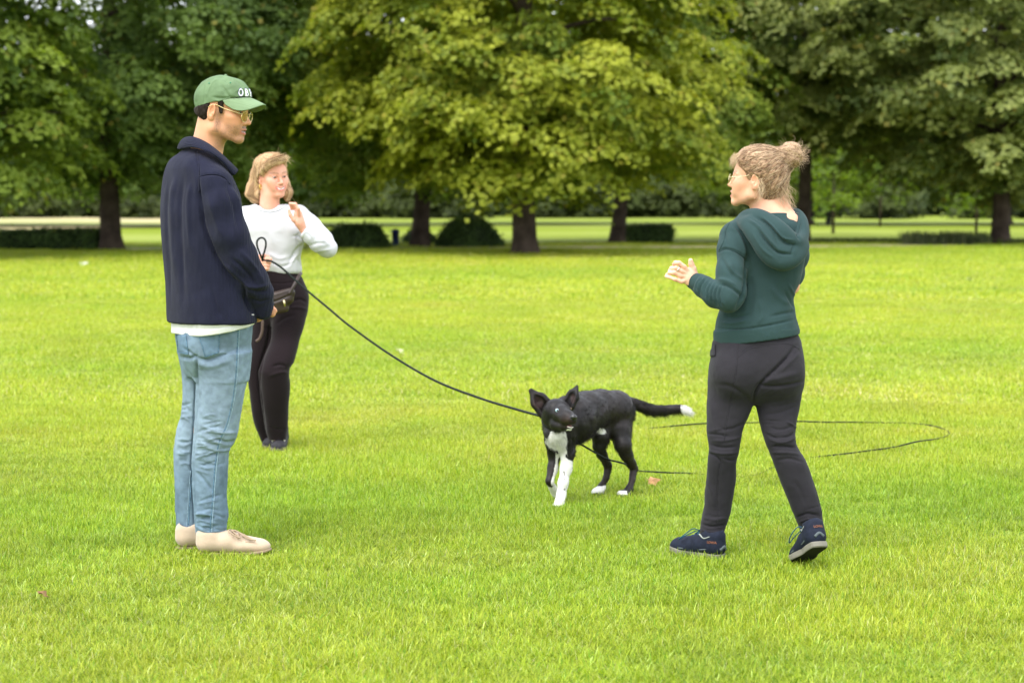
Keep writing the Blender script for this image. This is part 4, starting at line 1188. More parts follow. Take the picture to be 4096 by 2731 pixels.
    lace = mat("cream_lace", lin(206, 182, 154) * .62, .9, .1)
    for hp, tp in ((G(196.2, 553.4), G(271.6, 552.8)), (G(175.8, 548.0), G(248, 546.6))):
        s, PP, _ = shoe(hp, tp, 0, P, sue, sole, width=.104, ankle=.075, sole_h=.010, toe_h=.050)
        a = np.linspace(.2, math.pi - .2, 14)                      # moccasin seam round the toe
        seam = np.array([PP(.60 + .32 * math.sin(t), .34 * math.cos(t), .044 + .012 * (1 - math.sin(t))) for t in a])
        Vt, Ft = tube(seam, .0030, 6); mk("toe_seam", Vt, Ft, lace, s)
        for q in range(3):
            x = .50 + .06 * q
            Vt, Ft = tube(catmull([PP(x, -.30, .070 - .007 * q), PP(x + .02, -.1, .090 - .008 * q), PP(x + .02, .1, .090 - .008 * q), PP(x, .3, .070 - .007 * q)], 5), .0032, 5)
            mk("lace", Vt, Ft, lace, s)
        for pts in ([(.46, -.1, .098), (.44, -.32, .098), (.52, -.42, .082), (.60, -.40, .070), (.54, -.30, .084), (.47, -.14, .098)], [(.48, -.1, .098), (.56, -.26, .094), (.68, -.36, .070), (.80, -.38, .060), (.74, -.33, .066), (.6, -.22, .086)]):
            Vt, Ft = tube(catmull([PP(*p) for p in pts], 5), .0032, 5); mk("lace", Vt, Ft, lace, s)
    # --- hair below the cap
    F = Field(.003)
    for p, k in ((el((-.020, 0, .030), (.096, .0785, .075)), 0), (el((-.052, 0, -.012), (.056, .064, .058)), .02)):
        F.add(xf(p, H.M, H.s), k)
    F.cut(xf_half(H, (-.012, 0, 0), (1, 0, .42)), .004)
    F.cut(xf_half(H, (0, 0, .0395), (-.36, 0, 1)), .002)
    F.cut(xf_half(H, (0, 0, -.062), (-.42, 0, -1)), .004)
    for y in (-1, 1):
        F.add(xf(rc((.018, .0725 * y, .036), (.022, .0700 * y, .000), .013, .0075, ((0, 1, 0), 2.2)), H.M, H.s), .006)
        F.sub(xf(el((-.014, .084 * y, -.002), (.021, .02, .036)), H.M, H.s), .003)
    V, Q = F.build(1); N = normals(V, Q)
    V = V + N * (.0022 * noise3(V * np.array((1, 1, .4)), 220, 2))[:, None]
    col = np.tile(np.array((.020, .013, .010)), (len(V), 1)) * (1 + .5 * noise3(V * np.array((1, 1, .3)), 200, 3))[:, None]
    mk("hair", V, Q, M_HAIR, P, col)
    # --- cap
    twill = mat("green_twill", lin(118, 143, 106) * .72, .9, .12, var=(22, .16), bump=(40, .5, .006))
    F = Field(.0028)
    tilt = (.16, 0, 1)
    F.add(xf(el((-.010, 0, .044), (.110, .086, .098)), H.M, H.s), 0)
    F.add(xf(el((.048, 0, .070), (.056, .064, .058)), H.M, H.s), .03)
    F.cut(xf_half(H, (.0, 0, .0365), (.36, 0, -1)), .002)
    F.sub(xf(el((-.008, 0, .036), (.104, .080, .088)), H.M, H.s), .003)
    V, Q = F.build(2); N = normals(V, Q)
    p = H.l(V)
    V = V + N * (.0022 * fbm(V, 28, 2, 4))[:, None]
    V = creases(V, N, [([(221, 84), (227, 93), (232, 99), (240, 99)], 1.3, .006), ([(212, 97), (224, 98), (236, 97)], 1.3, .006), ([(214, 100), (226, 101), (238, 99.5)], 1.0, -.004), ([(224, 78), (229, 85), (231, 91)], 1.2, .004), ([(204, 84), (204, 95), (203.6, 106)], .8, .003), ([(219, 78), (212, 83), (206.5, 95)], .8, -.003),
                       ([(233, 79), (240, 83), (244, 88)], 1.0, .004), ([(235, 92), (240, 89), (245, 88)], .9, -.003)], YM)
    C = mk("cap", V, Q, twill, P)
    cc_ = Caster(V, Q)
    V, F2 = tube(H.w([(-.004, 0, .140), (-.003, 0, .1445), (-.002, 0, .1470)]), np.array((.0075, .007, .003)) * H.s, 12)
    mk("button", V, F2, twill, C)
    # peak: a curved sheet out from the front rim
    na, nr = 31, 9
    rows = []
    for side in (0, 1):
        for i in range(nr):
            t = i / (nr - 1)
            for j in range(na):
                a = (j / (na - 1) - .5) * 2 * 1.30
                x0, y0 = .099 * math.cos(a), .0815 * math.sin(a)
                L = .072 * max(0, 1 - (abs(a) / 1.31) ** 4) ** .5
                z0 = .0365 + .36 * x0 + .0015
                x = x0 + t * L; y = y0 * (1 + .06 * t * math.cos(a))
                z = z0 - t * (L / .072) * (.017 + .024 * a * a) - .004 * t * t
                rows.append((x, y, z - .0034 * side - .0005))
    R = H.w(np.array(rows)); m = na * nr
    i = np.arange(nr - 1)[:, None] * na + np.arange(na - 1)[None]
    f = np.stack([i, i + 1, i + na + 1, i + na], -1).reshape(-1, 4)
    ring = np.concatenate([np.arange(na), np.arange(1, nr) * na + na - 1, ((nr - 1) * na + np.arange(na))[::-1][1:], (np.arange(nr) * na)[::-1][1:-1]]); r2 = np.roll(ring, -1)
    peak_m = mat("peak_twill", lin(136, 160, 122) * .76, .9, .12, var=(30, .06), wave=(60, .25, .002, 'Y'))
    mk("peak", R, [np.vstack([f, f[:, ::-1] + m, np.stack([ring, ring + m, r2 + m, r2], 1)])], peak_m, C)
    eyel = mat("eyelet", lin(60, 130, 100), .7, .2)
    for u, v in ((209.2, 83.3), (230.4, 82.8)):
        p = cc_(u, v, .0008)
        if p is not None:
            V, F2 = tube(np.array([p + (0, .002, 0), p + (0, -.002, .0005)]), .0028, 8); mk("eyelet", V, F2, eyel, C)
    # raised lettering across the front, first two or three letters in view
    put_text(C, H, "OBEY")
    glasses(P, H, (.82, .66, .34), (.93, .92, .78))
    return P, H
def put_text(C, H, word):
    wm = mat("white_thread", (.78, .78, .80), .8, .2); bm = mat("violet_outline", (.07, .07, .20), .8, .2)
    b = BVHTree.FromObject(C, bpy.context.evaluated_depsgraph_get())
    org = Vector(C.parent.location) if C.parent else Vector((0, 0, 0))
    n = len(word)
    for q, ch in enumerate(word):
        th = (q - (n - 1) / 2) * .26 - .13                     # across the front of the crown, from the wearer's right
        for nm, fat, ex, m, off in (("letter_edge", .0026, .0010, bm, .0004), ("letter", .0006, .0012, wm, .0012)):
            sz = .041
            V, F = text_mesh(ch, sz, ex, fat)
            V[:, 0] *= .50
            V[:, 1] -= .35 * sz
            P = []
            for x, y, z in V:
                a = th + x / .078
                tgt = Vector(H.w((.0, 0, 0.074 + y * 1.0 + .010 * math.cos(a * 1.5)))) - org
                d = Vector(H.R @ np.array((math.cos(a), math.sin(a), .05)))
                hit = b.ray_cast(tgt + d * .3, -d)
                p = hit[0] + d * (off + z * .8) if hit[0] is not None else tgt + d * .08
                P.append(np.array(p + org))
            mk(nm, np.array(P), F, m, C, smooth=False)
MAN, MAN_HEAD = man()
# ------------------------------------------------------------------ the woman in the green hoodie, walking away to the left
def walker():
    Wm = lambda u, v, d=0: W(u, v, YW + d)
    base = G(748, 560)
    H = Head(Wm(756.6, 180.6, .02), math.radians(180 - 22), math.radians(-6), math.radians(0), .93, mouth=.5)
    F = Field(.0026)
    H.fill(F)
    F.add(rc(Wm(771, 192, .03), Wm(772, 222, .0), .050, .058), .03)
    F.add(rc(Wm(760, 196, .05), Wm(764, 222, .03), .040, .05), .03)
    F.add(rc(Wm(776, 206, .02), Wm(785, 224, -.02), .045, .06), .03)
    V1, Q1 = F.build(1)
    sk = lin(222, 168, 138)
    c1 = H.paint(V1, sk, lin(206, 128, 116), lin(150, 118, 90), flush=.13, iris=(.05, .05, .05))
    # raised left hand, back of the hand to the camera
    w_ = Wm(696.5, 281, -.03)
    pal = [([(w_, .026), (Wm(690.5, 274.6, -.04), .0315)], (.3, -1, .3), 1.9), ([(Wm(693, 281, -.04), .024), (Wm(687.5, 278.5, -.04), .024)], (.3, -1, .3), 1.8)]
    K = [((683.6, 266.2), (678.2, 262.0), (674.6, 262.6)), ((681.2, 269.8), (675.0, 266.6), (670.8, 268.6)), ((680.2, 274.4), (673.6, 271.2), (668.4, 272.4)), ((680.6, 279.0), (673.0, 276.2), (666.4, 274.8))]
    # src px of the photograph: index, ring, middle, little read from the top down
    K = [[(684.0, 266.5), (679.0, 262.6), (675.5, 262.3), (673.8, 264.0)], [(681.5, 271.0), (676.0, 267.8), (671.6, 268.0), (669.6, 270.2)],
         [(680.6, 275.6), (674.6, 272.4), (670.0, 272.2), (667.2, 274.2)], [(681.5, 281.2), (675.5, 279.0), (670.0, 276.8), (666.2, 276.0)]]
    fing = []
    for q, f in enumerate(K):
        r0 = (.0088, .0092, .0088, .0078)[q]
        fing.append([(Wm(688, 271.5 + 2 * q, -.045), r0 * 1.15), (Wm(*f[0], -.055), r0 * 1.08), (Wm(*f[1], -.060), r0), (Wm(*f[2], -.045), r0 * .92), (Wm(*f[3], -.030), r0 * .82)])
    fing.append([(Wm(694, 275, -.03), .016), (Wm(693.2, 268.5, -.035), .0125), (Wm(691.2, 263.6, -.040), .0108), (Wm(690.6, 260.2, -.045), .0090)])
    V2, Q2 = hand_field(.0022, pal, fing)
    c2 = np.tile(lin(232, 182, 154), (len(V2), 1)) * (1 + .08 * noise3(V2, 90, 3))[:, None]
    u_, v_ = UV(V2)
    for q, f in enumerate(K):                            # reddish knuckles
        for k in (0, 1):
            d = np.hypot(u_ - f[k][0], v_ - f[k][1]); m = np.exp(-(d / 2.0) ** 2)[:, None] * .45
            c2 = c2 * (1 - m) + lin(214, 140, 116) * m
        d = np.hypot(u_ - f[3][0], v_ - f[3][1]); m = np.exp(-(d / 1.4) ** 2)[:, None] * .5
        c2 = c2 * (1 - m) + lin(244, 206, 190) * m
    # far hand, in front of the body
    w2 = Wm(742, 286, .34)
    V3, Q3 = hand_field(.003, [([(w2, .026), (Wm(734, 280, .36), .036)], (0, 1, .3), 1.7)],
                        [[(Wm(735, 279 + 2.6 * q, .36), .011), (Wm(726, 276 + 3 * q, .36), .010), (Wm(721, 276 + 3.2 * q, .35), .009)] for q in range(4)] + [[(Wm(737, 278, .35), .013), (Wm(735, 270, .34), .011), (Wm(734, 266, .34), .009)]])
    V4, Q4 = core_body([[(Wm(773, 218, .0), .05), (Wm(765, 250, .02), .09), (Wm(760, 300, .02), .09), (Wm(757, 345, .02), .11), (Wm(755, 375, .02), .10)],
                        [(Wm(739, 240, -.02), .03), (Wm(731, 292, -.10), .030), (w_, .024)], [(Wm(792, 244, .08), .03), (Wm(790, 285, .22), .034), (w2, .024)],
                        [(Wm(732, 370, .02), .06), (Wm(722, 450, -.02), .035), (Wm(712, 532, .01), .022)], [(Wm(776, 370, .02), .06), (Wm(785, 450, -.05), .035), (Wm(811, 525, -.05), .022)]])
    Vb, Fb, cb = join([(V1, Q1, c1), (V2, Q2, c2), (V3, Q3, np.tile(sk, (len(V3), 1))), (V4, Q4, np.tile(sk, (len(V4), 1)))])
    P = mk("person", Vb, Fb, SKIN, None, cb, at=base)
    tag(P, "woman with messy blonde bun in dark green hoodie and charcoal trousers, raising one hand", "person")
    # ring
    c = Wm(677.6, 268.6, -.059); ax = unit(Wm(675.6, 267.4, -.06) - Wm(680, 270.2, -.056)); e1 = unit(np.cross(ax, (0, 0, 1.))); e2 = np.cross(ax, e1)
    a = np.linspace(0, 2 * math.pi, 20, endpoint=False)
    V, Fs = tube(c + .0112 * (np.cos(a)[:, None] * e1 + np.sin(a)[:, None] * e2), .0022, 6, closed=True)
    mk("ring", V, Fs, mat("silver", (.75, .75, .75), .25, .5, metal=.9), P)
    # --- hoodie
    fl = mat("green_fleece", lin(60, 84, 84) * .62, .95, .1, sheen=.08, var=(7, .08), bump=(230, .25, .002))
    yaw = math.radians(-12)
    F = Field(.0045)
    F.add(loft([(212, 742, 797, .02, .75), (218.5, 735.5, 799, .01, .72), (224, 729.5, 802, 0, .66), (232, 724.5, 805, 0, .60), (245, 723, 806, .0, .58), (262, 723.5, 804, .0, .60), (280, 723, 800, 0, .64), (296, 722, 794, 0, .68), (308, 720, 794.5, 0, .72), (320, 717, 796.5, 0, .76), (333, 715.5, 799, 0, .78), (343.5, 716, 799.5, 0, .78)], YW, yaw, .66, 2.3), 0)
    chain(F, [(Wm(733.5, 237, -.02), .056), (Wm(732.8, 250, -.05), .059), (Wm(732, 272, -.10), .056), (Wm(731, 291, -.13), .055), (Wm(727.5, 298, -.14), .052)], .025)
    chain(F, [(Wm(728.5, 297, -.14), .056), (Wm(716, 294.5, -.11), .050), (Wm(704, 287, -.07), .041), (Wm(699.5, 283.5, -.05), .038)], .012)
    chain(F, [(Wm(699, 283.2, -.047), .036), (Wm(693.8, 280.6, -.034), .034)], .004)
    chain(F, [(Wm(791, 238, .06), .058), (Wm(794.5, 255, .13), .053), (Wm(790, 274, .22), .050), (Wm(765, 285, .30), .048), (Wm(744, 287, .335), .036)], .025)
    # waist: the cloth blouses over the ribbed band
    F.sub(rc(Wm(767, 206, .03), Wm(771, 221, .02), .064, .050), .012)
    F.cut(half(Wm(757.5, 338.3, -.1), np.cross(Wm(713, 344.6, -.12) - Wm(800, 332.8, -.12), (0, 1, 0.0)) * (1 if True else -1)), .003)
    V, Q = F.build(2); N = normals(V, Q)
    V = V + N * (.0035 * fbm(V, 9, 2, 12) + .0014 * fbm(V * np.array((1, 1, .6)), 34, 2, 13))[:, None]
    st = [([(722, 224), (725, 234), (728, 248)], 1.0, .004), ([(718.5, 251), (725, 248.5), (733, 250), (741, 254), (747, 260)], 1.1, .009), ([(747, 246), (746.5, 270), (744, 292), (736, 309)], 1.6, .016),
          ([(731, 226), (737, 232), (742, 242), (746, 254), (749, 270)], 1.6, -.008), ([(735, 224), (743, 236), (748, 250), (752, 262)], 1.5, .007), ([(729, 262), (734, 272), (743, 280)], 2.0, -.007), ([(722, 258), (727, 268), (735, 278)], 1.8, .006),
          ([(719, 284), (726, 285), (735, 290), (744, 298)], 1.5, .010), ([(718, 279), (726, 280), (736, 285)], 1.6, -.006), ([(750, 275), (752, 295), (748, 318)], 3, .006), ([(770, 285), (780, 298), (790, 304)], 2.6, -.006), ([(784, 290), (790, 300), (795, 308)], 1.5, .007), ([(788, 283), (793, 292), (796, 301)], 1.2, -.005),
          ([(724, 315), (735, 317), (750, 314)], 1.8, .007), ([(720, 322), (732, 323), (748, 320)], 1.4, -.006), ([(770, 316), (784, 313), (796, 311)], 1.5, .007), ([(715, 327.5), (740, 329), (770, 324.5), (798, 318.5)], 1.0, .007), ([(760, 300), (762, 315), (757, 324)], 2.2, -.004)]
    for q, (a, b) in enumerate([((703, 276), (696, 290)), ((706.5, 278), (700, 294)), ((709.5, 280), (705, 298)), ((712.5, 281), (708.5, 300)), ((715.5, 283), (712.5, 303)), ((718.5, 284), (717.5, 305)), ((721.5, 286), (722, 306))]):
        mid = ((a[0] + b[0]) / 2 - 2.6, (a[1] + b[1]) / 2)
        st.append(([a, mid, b], .85, .0062)); st.append(([(a[0] + 1.6, a[1] + .8), (mid[0] + 1.6, mid[1]), (b[0] + 1.6, b[1])], .8, -.0045))
    st += [([(698.8, 274.8), (694.6, 281), (691.6, 291)], .8, .004)]
    V = creases(V, N, st, YW)
    Hd = mk("hoodie", V, Q, fl, P); ch = Caster(V, Q)
    for pts in ([(729.5, 222), (725.5, 231), (723.5, 241), (718.8, 250.5)], [(718.2, 251.5), (726, 249.2), (735, 251), (743, 255.5), (747, 260.5)]):
        L = ch.line(pts, .0004)
        if len(L) > 3:
            Vt, Ft = tube(L, .0020, 6); mk("seam", Vt, Ft, fl, Hd)
    # hood lying on the back: thick folded cloth round the neck, gathering to a point low between the shoulders
    F = Field(.004)
    S = [([(741.5, 219.5, .06, .018), (747, 217.0, -.02, .024), (758, 216.6, -.085, .026), (772, 224.6, -.135, .029), (783, 234, -.165, .032), (794, 242, -.155, .028), (800.5, 238, -.11, .024), (802, 226, -.06, .022), (798, 216, .0, .020), (790, 212.8, .05, .018)], .016),
         ([(741, 222, -.01, .020), (748, 225, -.10, .024), (758, 238, -.150, .028), (769, 254, -.170, .030), (782, 261, -.175, .030), (795, 257, -.165, .026), (804, 246, -.12, .020)], .018),
         ([(752, 222, -.10, .022), (764, 236, -.150, .030), (776, 249, -.170, .030), (790, 252, -.165, .026), (800, 244, -.13, .022)], .02)]
    for pts, k in S:
        q = catmull(np.array([(*Wm(a, b, c), r) for a, b, c, r in pts]), 4)
        for i in range(len(q) - 1): F.add(rc(q[i, :3], q[i + 1, :3], q[i, 3], q[i + 1, 3]), k)
    F.sub(el(Wm(779, 219, -.035), (.062, .075, .050)), .015)
    V, Q = F.build(2); N = normals(V, Q)
    V = V + N * (.002 * fbm(V, 14, 2, 3))[:, None]
    V = creases(V, N, [([(754, 216), (766, 223), (776, 234), (786, 243), (797, 245)], 1.2, .010), ([(757, 228), (767, 242), (778, 252), (792, 254)], 1.3, .012), ([(748, 219), (758, 226), (768, 238), (777, 248)], 1.3, -.007), ([(801, 220), (797.5, 232), (800, 240)], 1.1, .008),
                       ([(763, 217), (773, 226), (783, 237), (794, 240)], .9, -.006), ([(773, 231), (776, 239), (779, 248)], .8, .003), ([(778, 252), (780, 257), (780, 263)], .8, .003), ([(752, 232), (762, 248), (774, 258)], 1.5, -.005), ([(795, 242), (792, 250), (790, 256)], .9, .005)], YW)
    hd = mk("hood", V, Q, fl, Hd)
    # --- ribbed hem band
    F = Field(.004)
    F.add(loft([(327, 714.5, 798.5, 0, .76), (333, 713.8, 799.3, 0, .77), (340, 714, 799.7, 0, .77), (346, 715.2, 799.5, 0, .77), (349, 716, 799, 0, .77)], YW, yaw, .7, 2.3), 0)
    sl = (332.8 - 344.8) / (799.5 - 715)
    up1 = np.cross(Wm(715, 344.8, 0) - Wm(799.5, 332.8, 0), (0, 1.0, 0)); up1 = up1 if up1[2] > 0 else -up1
    F.cut(half(Wm(757, 338.8, 0), -up1), .002); F.cut(half(Wm(757, 324.2, 0), up1), .002)
    V, Q = F.build(1)
    rib = mat("green_rib", lin(58, 82, 80) * .60, .95, .1, sheen=.06, wave=(150, .25, .002, 'X'))
    mk("hem_band", V, Q, rib, Hd)
    # --- trousers
    tr = mat("charcoal_trousers", lin(84, 81, 88) * .27, .85, .10, sheen=.06, var=(8, .08), bump=(190, .12, .002))
    F = Field(.0045)
    F.add(loft([(326, 724, 786, .0, .66), (332, 718, 795, .0, .68), (340, 713.5, 799.8, .0, .70), (347, 712, 801, .0, .70), (358, 711.5, 801.5, .0, .72), (372, 711.8, 801.5, .0, .74), (384, 712, 800, .0, .70), (394, 716, 795, .0, .62), (402, 726, 785, .0, .5)], YW, yaw, .66, 2.4), 0)
    left = [(352, 720, 750, .01), (362, 713, 754, .01), (374, 709.0, 757, .01), (390, 707.2, 755.5, .0), (405, 706, 753.2, -.01), (418, 706, 748.5, -.02), (430, 706.1, 744, -.03), (446, 708.2, 741, -.04), (452, 708.4, 739.8, -.04), (463, 706.6, 737.6, -.03), (480, 705.2, 736.8, -.01), (505, 703.5, 732.8, .01), (515, 701.8, 730.2, .01), (523, 700.4, 727.6, .01), (530, 699.6, 725.4, .01), (538, 699.8, 723.0, .01), (541, 700.5, 722, .01)]
    F.add(loft([(v, a + .6, b - 1.0, d) for v, a, b, d in left], YW, 0, .95), .024)
    rl = [(352, 764, 794, .01), (362, 759, 801, .01), (374, 756, 804.4, .01), (386, 754.5, 803.6, .0), (402, 754.2, 800.8, .0), (421, 758.5, 797.4, -.03), (438, 763, 796.0, -.06), (446, 765.6, 798, -.06), (452, 768.0, 801.5, -.06), (461, 771.6, 807.0, -.06), (480, 778.9, 813.8, -.06), (497, 785.8, 819, -.06), (510, 790.8, 822.4, -.06), (520, 795.6, 823.4, -.06), (530, 799.4, 824.2, -.06), (535, 800.4, 824, -.06)]
    F.add(loft([(v, a + 1.0, b - .6, d) for v, a, b, d in rl], YW, 0, .95), .018)
    F.add(el(Wm(738, 372, -.075), (.095, .085, .10)), .05)
    F.add(el(Wm(780, 370, -.065), (.085, .085, .095)), .05)
    F.sub(rc(Wm(711, 552, .01), Wm(711, 546, .01), .030), .004)
    F.sub(rc(Wm(812, 546, -.06), Wm(812, 540, -.06), .030), .004)
    V, Q = F.build(2); N = normals(V, Q)
    V = V + N * (.0022 * fbm(V, 12, 2, 21))[:, None]
    st = [([(796, 345), (786, 358), (774, 370), (762, 382), (755, 394), (753.8, 404)], 1.6, .014), ([(800, 352), (790, 362), (780, 372)], 1.4, -.004), ([(758, 385), (774, 386), (792, 384), (805, 380)], 1.6, .010), ([(760, 380), (776, 378), (800, 372)], 3, -.006), ([(753.8, 404), (742, 393), (730, 386), (716, 384)], 2.2, .006),
          ([(737, 342), (737, 365), (734, 385), (731, 400), (727, 420), (724, 440)], .7, .003), ([(738, 356), (750, 347), (768, 345), (785, 343)], .8, .003), ([(711, 400), (714, 420), (718, 436)], 2.6, -.004),
          ([(708, 452), (716, 456), (722, 463)], 1.0, .008), ([(722, 455), (718, 480), (717, 510)], .9, .004), ([(706, 433), (718, 434), (730, 436)], 1.0, .006), ([(710, 444), (722, 447), (738, 446)], 1.2, .007), ([(708, 450), (722, 453), (738, 452)], 1.1, -.006), ([(712, 440), (726, 440), (742, 436)], 1.1, -.005), ([(720, 428), (732, 428), (746, 422)], 1.2, .005), ([(724, 458), (731, 460), (738, 458)], 1.1, .006),
          ([(764, 432), (776, 437), (788, 436), (796, 431)], 1.1, .007), ([(768, 438), (780, 442), (790, 440), (796, 436)], 1.0, -.006), ([(772, 446), (784, 446), (796, 447)], 1.2, .010), ([(772, 452), (786, 452), (800, 454)], 1.3, -.006), ([(770, 427), (782, 429), (796, 424)], 1.2, .005), ([(764, 414), (780, 412), (799, 405)], 1.6, .004), ([(768, 404), (784, 402), (800, 396)], 1.6, -.003), ([(786, 421), (792, 424), (797, 428)], .9, -.006),
          ([(776, 460), (790, 458), (804, 462)], 1.4, .005), ([(793, 478), (800, 490), (806, 505)], 2.0, .003), ([(705, 478), (712, 492), (714, 510)], 2.2, -.004), ([(796, 517), (808, 513), (822, 516)], 1.0, .007), ([(798, 522), (810, 518), (823, 522)], .9, -.006), ([(799, 527), (812, 524), (823, 528)], .9, .006),
          ([(701, 523), (712, 526), (727, 524)], 1.0, .007), ([(700, 529), (712, 532), (725, 529)], 1.0, -.006), ([(701, 534), (712, 537), (723, 534)], .9, .006), ([(704, 517), (714, 519), (728, 517)], 1.2, -.004)]
    r_ = np.random.default_rng(77)
    for q in range(34):                               # fine pulls across knees, seat and ankles
        zone = r_.integers(0, 5)
        a, v = ((r_.uniform(706, 718), r_.uniform(425, 460)), (r_.uniform(762, 774), r_.uniform(418, 460)), (r_.uniform(756, 770), r_.uniform(372, 400)), (r_.uniform(701, 708), r_.uniform(512, 538)), (r_.uniform(797, 803), r_.uniform(510, 533)))[zone]
        ln = r_.uniform(8, 22); sl = (r_.uniform(-.4, .3), r_.uniform(-.2, .4), r_.uniform(-.6, -.1), r_.uniform(-.2, .3), r_.uniform(-.3, .3))[zone]
        st.append(([(a, v), (a + ln / 2, v + sl * ln / 2 + r_.uniform(-1, 1)), (a + ln, v + sl * ln)], r_.uniform(.45, .8), r_.choice([-1, 1]) * r_.uniform(.0014, .0028)))
    V = V + N * (.0012 * fbm(V, 34, 2, 22))[:, None]
    V = creases(V, N, st, YW)
    T = mk("trousers", V, Q, tr, P); ct = Caster(V, Q)
    for pts in ([(738, 341), (737.4, 362), (734.5, 384), (731, 402), (727, 420), (724, 440)], [(738.2, 357), (750, 348.5), (768, 345.5), (788, 343.5), (800, 349)], [(722, 458), (718.5, 480), (717, 510), (717.5, 522)], [(813, 480), (818, 497), (821.5, 512)]):
        L = ct.line(pts, .0002)
        if len(L) > 3:
            Vt, Ft = tube(L, .0014, 5); mk("seam", Vt, Ft, tr, T)
    Vp, Fp = patch_on(ct, [(711.5, 349.5), (716, 344), (716, 356), (709.5, 356)], .004, 5)
    mk("pocket_flap", Vp, Fp, tr, T)
    # --- shoes
    nv = mat("navy_mesh", lin(48, 56, 78) * .36, .8, .2, var=(60, .25), bump=(160, .4, .002, (1, 1, 1)))
    so = mat("grey_sole", lin(168, 164, 148) * .48, .7, .3, var=(12, .25)); dkm = mat("dark_tread", (.015, .015, .016), .8, .2)
    gy = mat("grey_trim", lin(96, 106, 108) * .7, .7, .3); tl = mat("teal_lace", lin(40, 92, 112) * .7, .7, .3); orr = mat("orange_print", lin(200, 130, 100) * .28, .6, .3); pe = mat("pale_lining", lin(206, 214, 204) * .45, .8, .2)
    hl = G(722.5, 559.0); tl_ = G(672.5, 551.4)
    for which, hp, tp in ((0, hl, tl_), (1, G(820.5, 573.5) + (0, 0, .105), G(797.5, 563))):
        s, PP, _ = shoe(hp, tp, 0, P, nv, so, width=.098, ankle=.088, sole_h=.022, toe_h=.056)
        up_ = unit(PP(0, 0, 1) - PP(0, 0, 0))
        def strip(pts, r, m, nm, n=6):
            Vt, Ft = tube(catmull([PP(*p) for p in pts], 5), r, n); mk(nm, Vt, Ft, m, s)
        for sd in (-1, 1):
            strip([(.0, .20 * sd, .05), (.12, .36 * sd, .046), (.3, .39 * sd, .036), (.5, .38 * sd, .034), (.75, .46 * sd, .030)], .0030, gy, "side_trim")
            for q in range(3):
                strip([(.40 + .11 * q, .36 * sd, .032), (.43 + .09 * q, .33 * sd, .058 - .004 * q), (.46 + .08 * q, .20 * sd, .080 - .010 * q)], .0016, gy, "side_stripe")
            strip([(.05, .20 * sd, .098), (.14, .37 * sd, .092), (.26, .37 * sd, .082), (.38, .28 * sd, .094)], .0034, pe, "collar_lining")
        strip([(.93, -.28, .034), (1.0, .0, .036), (.95, .30, .034)], .004, gy, "toe_guard")
        strip([(.0, -.18, .040), (-.02, 0, .052), (.0, .18, .040)], .007, gy, "heel_guard")
        for q in range(4):
            strip([(.42 + .075 * q, -.25, .090 - .009 * q), (.45 + .075 * q, 0, .101 - .010 * q), (.42 + .075 * q, .25, .090 - .009 * q)], .0026, tl, "lace")
        for sd in (-1, 1):
            strip([(.44, .05 * sd, .104), (.50, .30 * sd, .112), (.62, .52 * sd, .085), (.72, .50 * sd, .066), (.62, .34 * sd, .084), (.48, .10 * sd, .104)], .0022, tl, "lace")
        rows = [PP(x, y, -.001) for x, y in ((.04, -.30), (.2, -.34), (.45, -.31), (.7, -.44), (.9, -.34), (.9, .36), (.7, .46), (.45, .32), (.2, .34), (.04, .30))]
        rows2 = [p + up_ * .008 for p in rows]; n = len(rows); i = np.arange(n); j = (i + 1) % n
        mk("tread", np.array(rows + rows2), [np.stack([i, j, j + n, i + n], 1), np.array([np.arange(n)[::-1], np.arange(n) + n])], dkm, s, smooth=False)
        # maker's lettering on the heel: on the outer side of the near shoe, on the back of the lifted one
        tv, tf = text_mesh("LOWA", .0125, .0004, .0005)
        b = BVHTree.FromObject(s, bpy.context.evaluated_depsgraph_get()); org = Vector(base)
        if which == 0: c0 = PP(.105, 0, .066); dr = unit(PP(.10, -1, .06) - PP(.10, 1, .06)); dr = dr if dr[1] < 0 else -dr; xx = unit(PP(0, 0, 0) - PP(1, 0, 0))
        else: c0 = PP(.10, -.02, .074); dr = unit(PP(0, 0, 0) - PP(1, 0, 0)); xx = unit(np.cross(dr, (0, 0, 1.))); xx = xx if xx[0] > 0 else -xx
        Pn = []
        for x, y, z in tv:
            t = Vector(c0 + xx * x + up_ * y) - org; h = b.ray_cast(t + Vector(dr) * .12, -Vector(dr))
            Pn.append(np.array((h[0] if h[0] is not None else t + Vector(dr) * .03) + Vector(dr) * (.0012 + z) + org))
        mk("lettering", np.array(Pn), tf, orr, s, smooth=False)
    glasses(P, H, (.85, .72, .45), (.92, .95, .9), rx=.026, rz=.023)
    # --- hair: swept up into a loose bun
    def wl(u, v, d=0): return H.l(np.array([Wm(u, v, d)]))[0]
    hairA = np.array(lin(176, 140, 110)) * .86; hairB = np.array(lin(232, 206, 172)) * .95; hairD = np.array(lin(118, 88, 66)) * .72
    bun = Wm(791.0, 155.0, -.005)
    F = Field(.003)
    for p, k in ((el((-.022, 0, .052), (.108, .087, .098)), 0), (el((.030, 0, .076), (.068, .066, .064)), .03), (el((-.066, 0, .005), (.060, .062, .062)), .03), (rc((-.07, 0, -.02), (-.066, 0, -.058), .050, .036), .03)):
        F.add(xf(p, H.M, H.s), k)
    F.cut(xf_half(H, (.052, 0, .040), (.86, 0, -.75)), .006)
    for y in (-1, 1):
        F.sub(xf(rc((.030, .085 * y, -.055), (.060, .085 * y, .012), .040, .034), H.M, H.s), .01)
        F.sub(xf(el((-.006, .088 * y, -.010), (.026, .022, .040)), H.M, H.s), .006)
    F.cut(xf_half(H, (-.05, 0, -.078), (.30, 0, -1)), .01)
    F.add(el(bun, (.044, .042, .050)), .02)
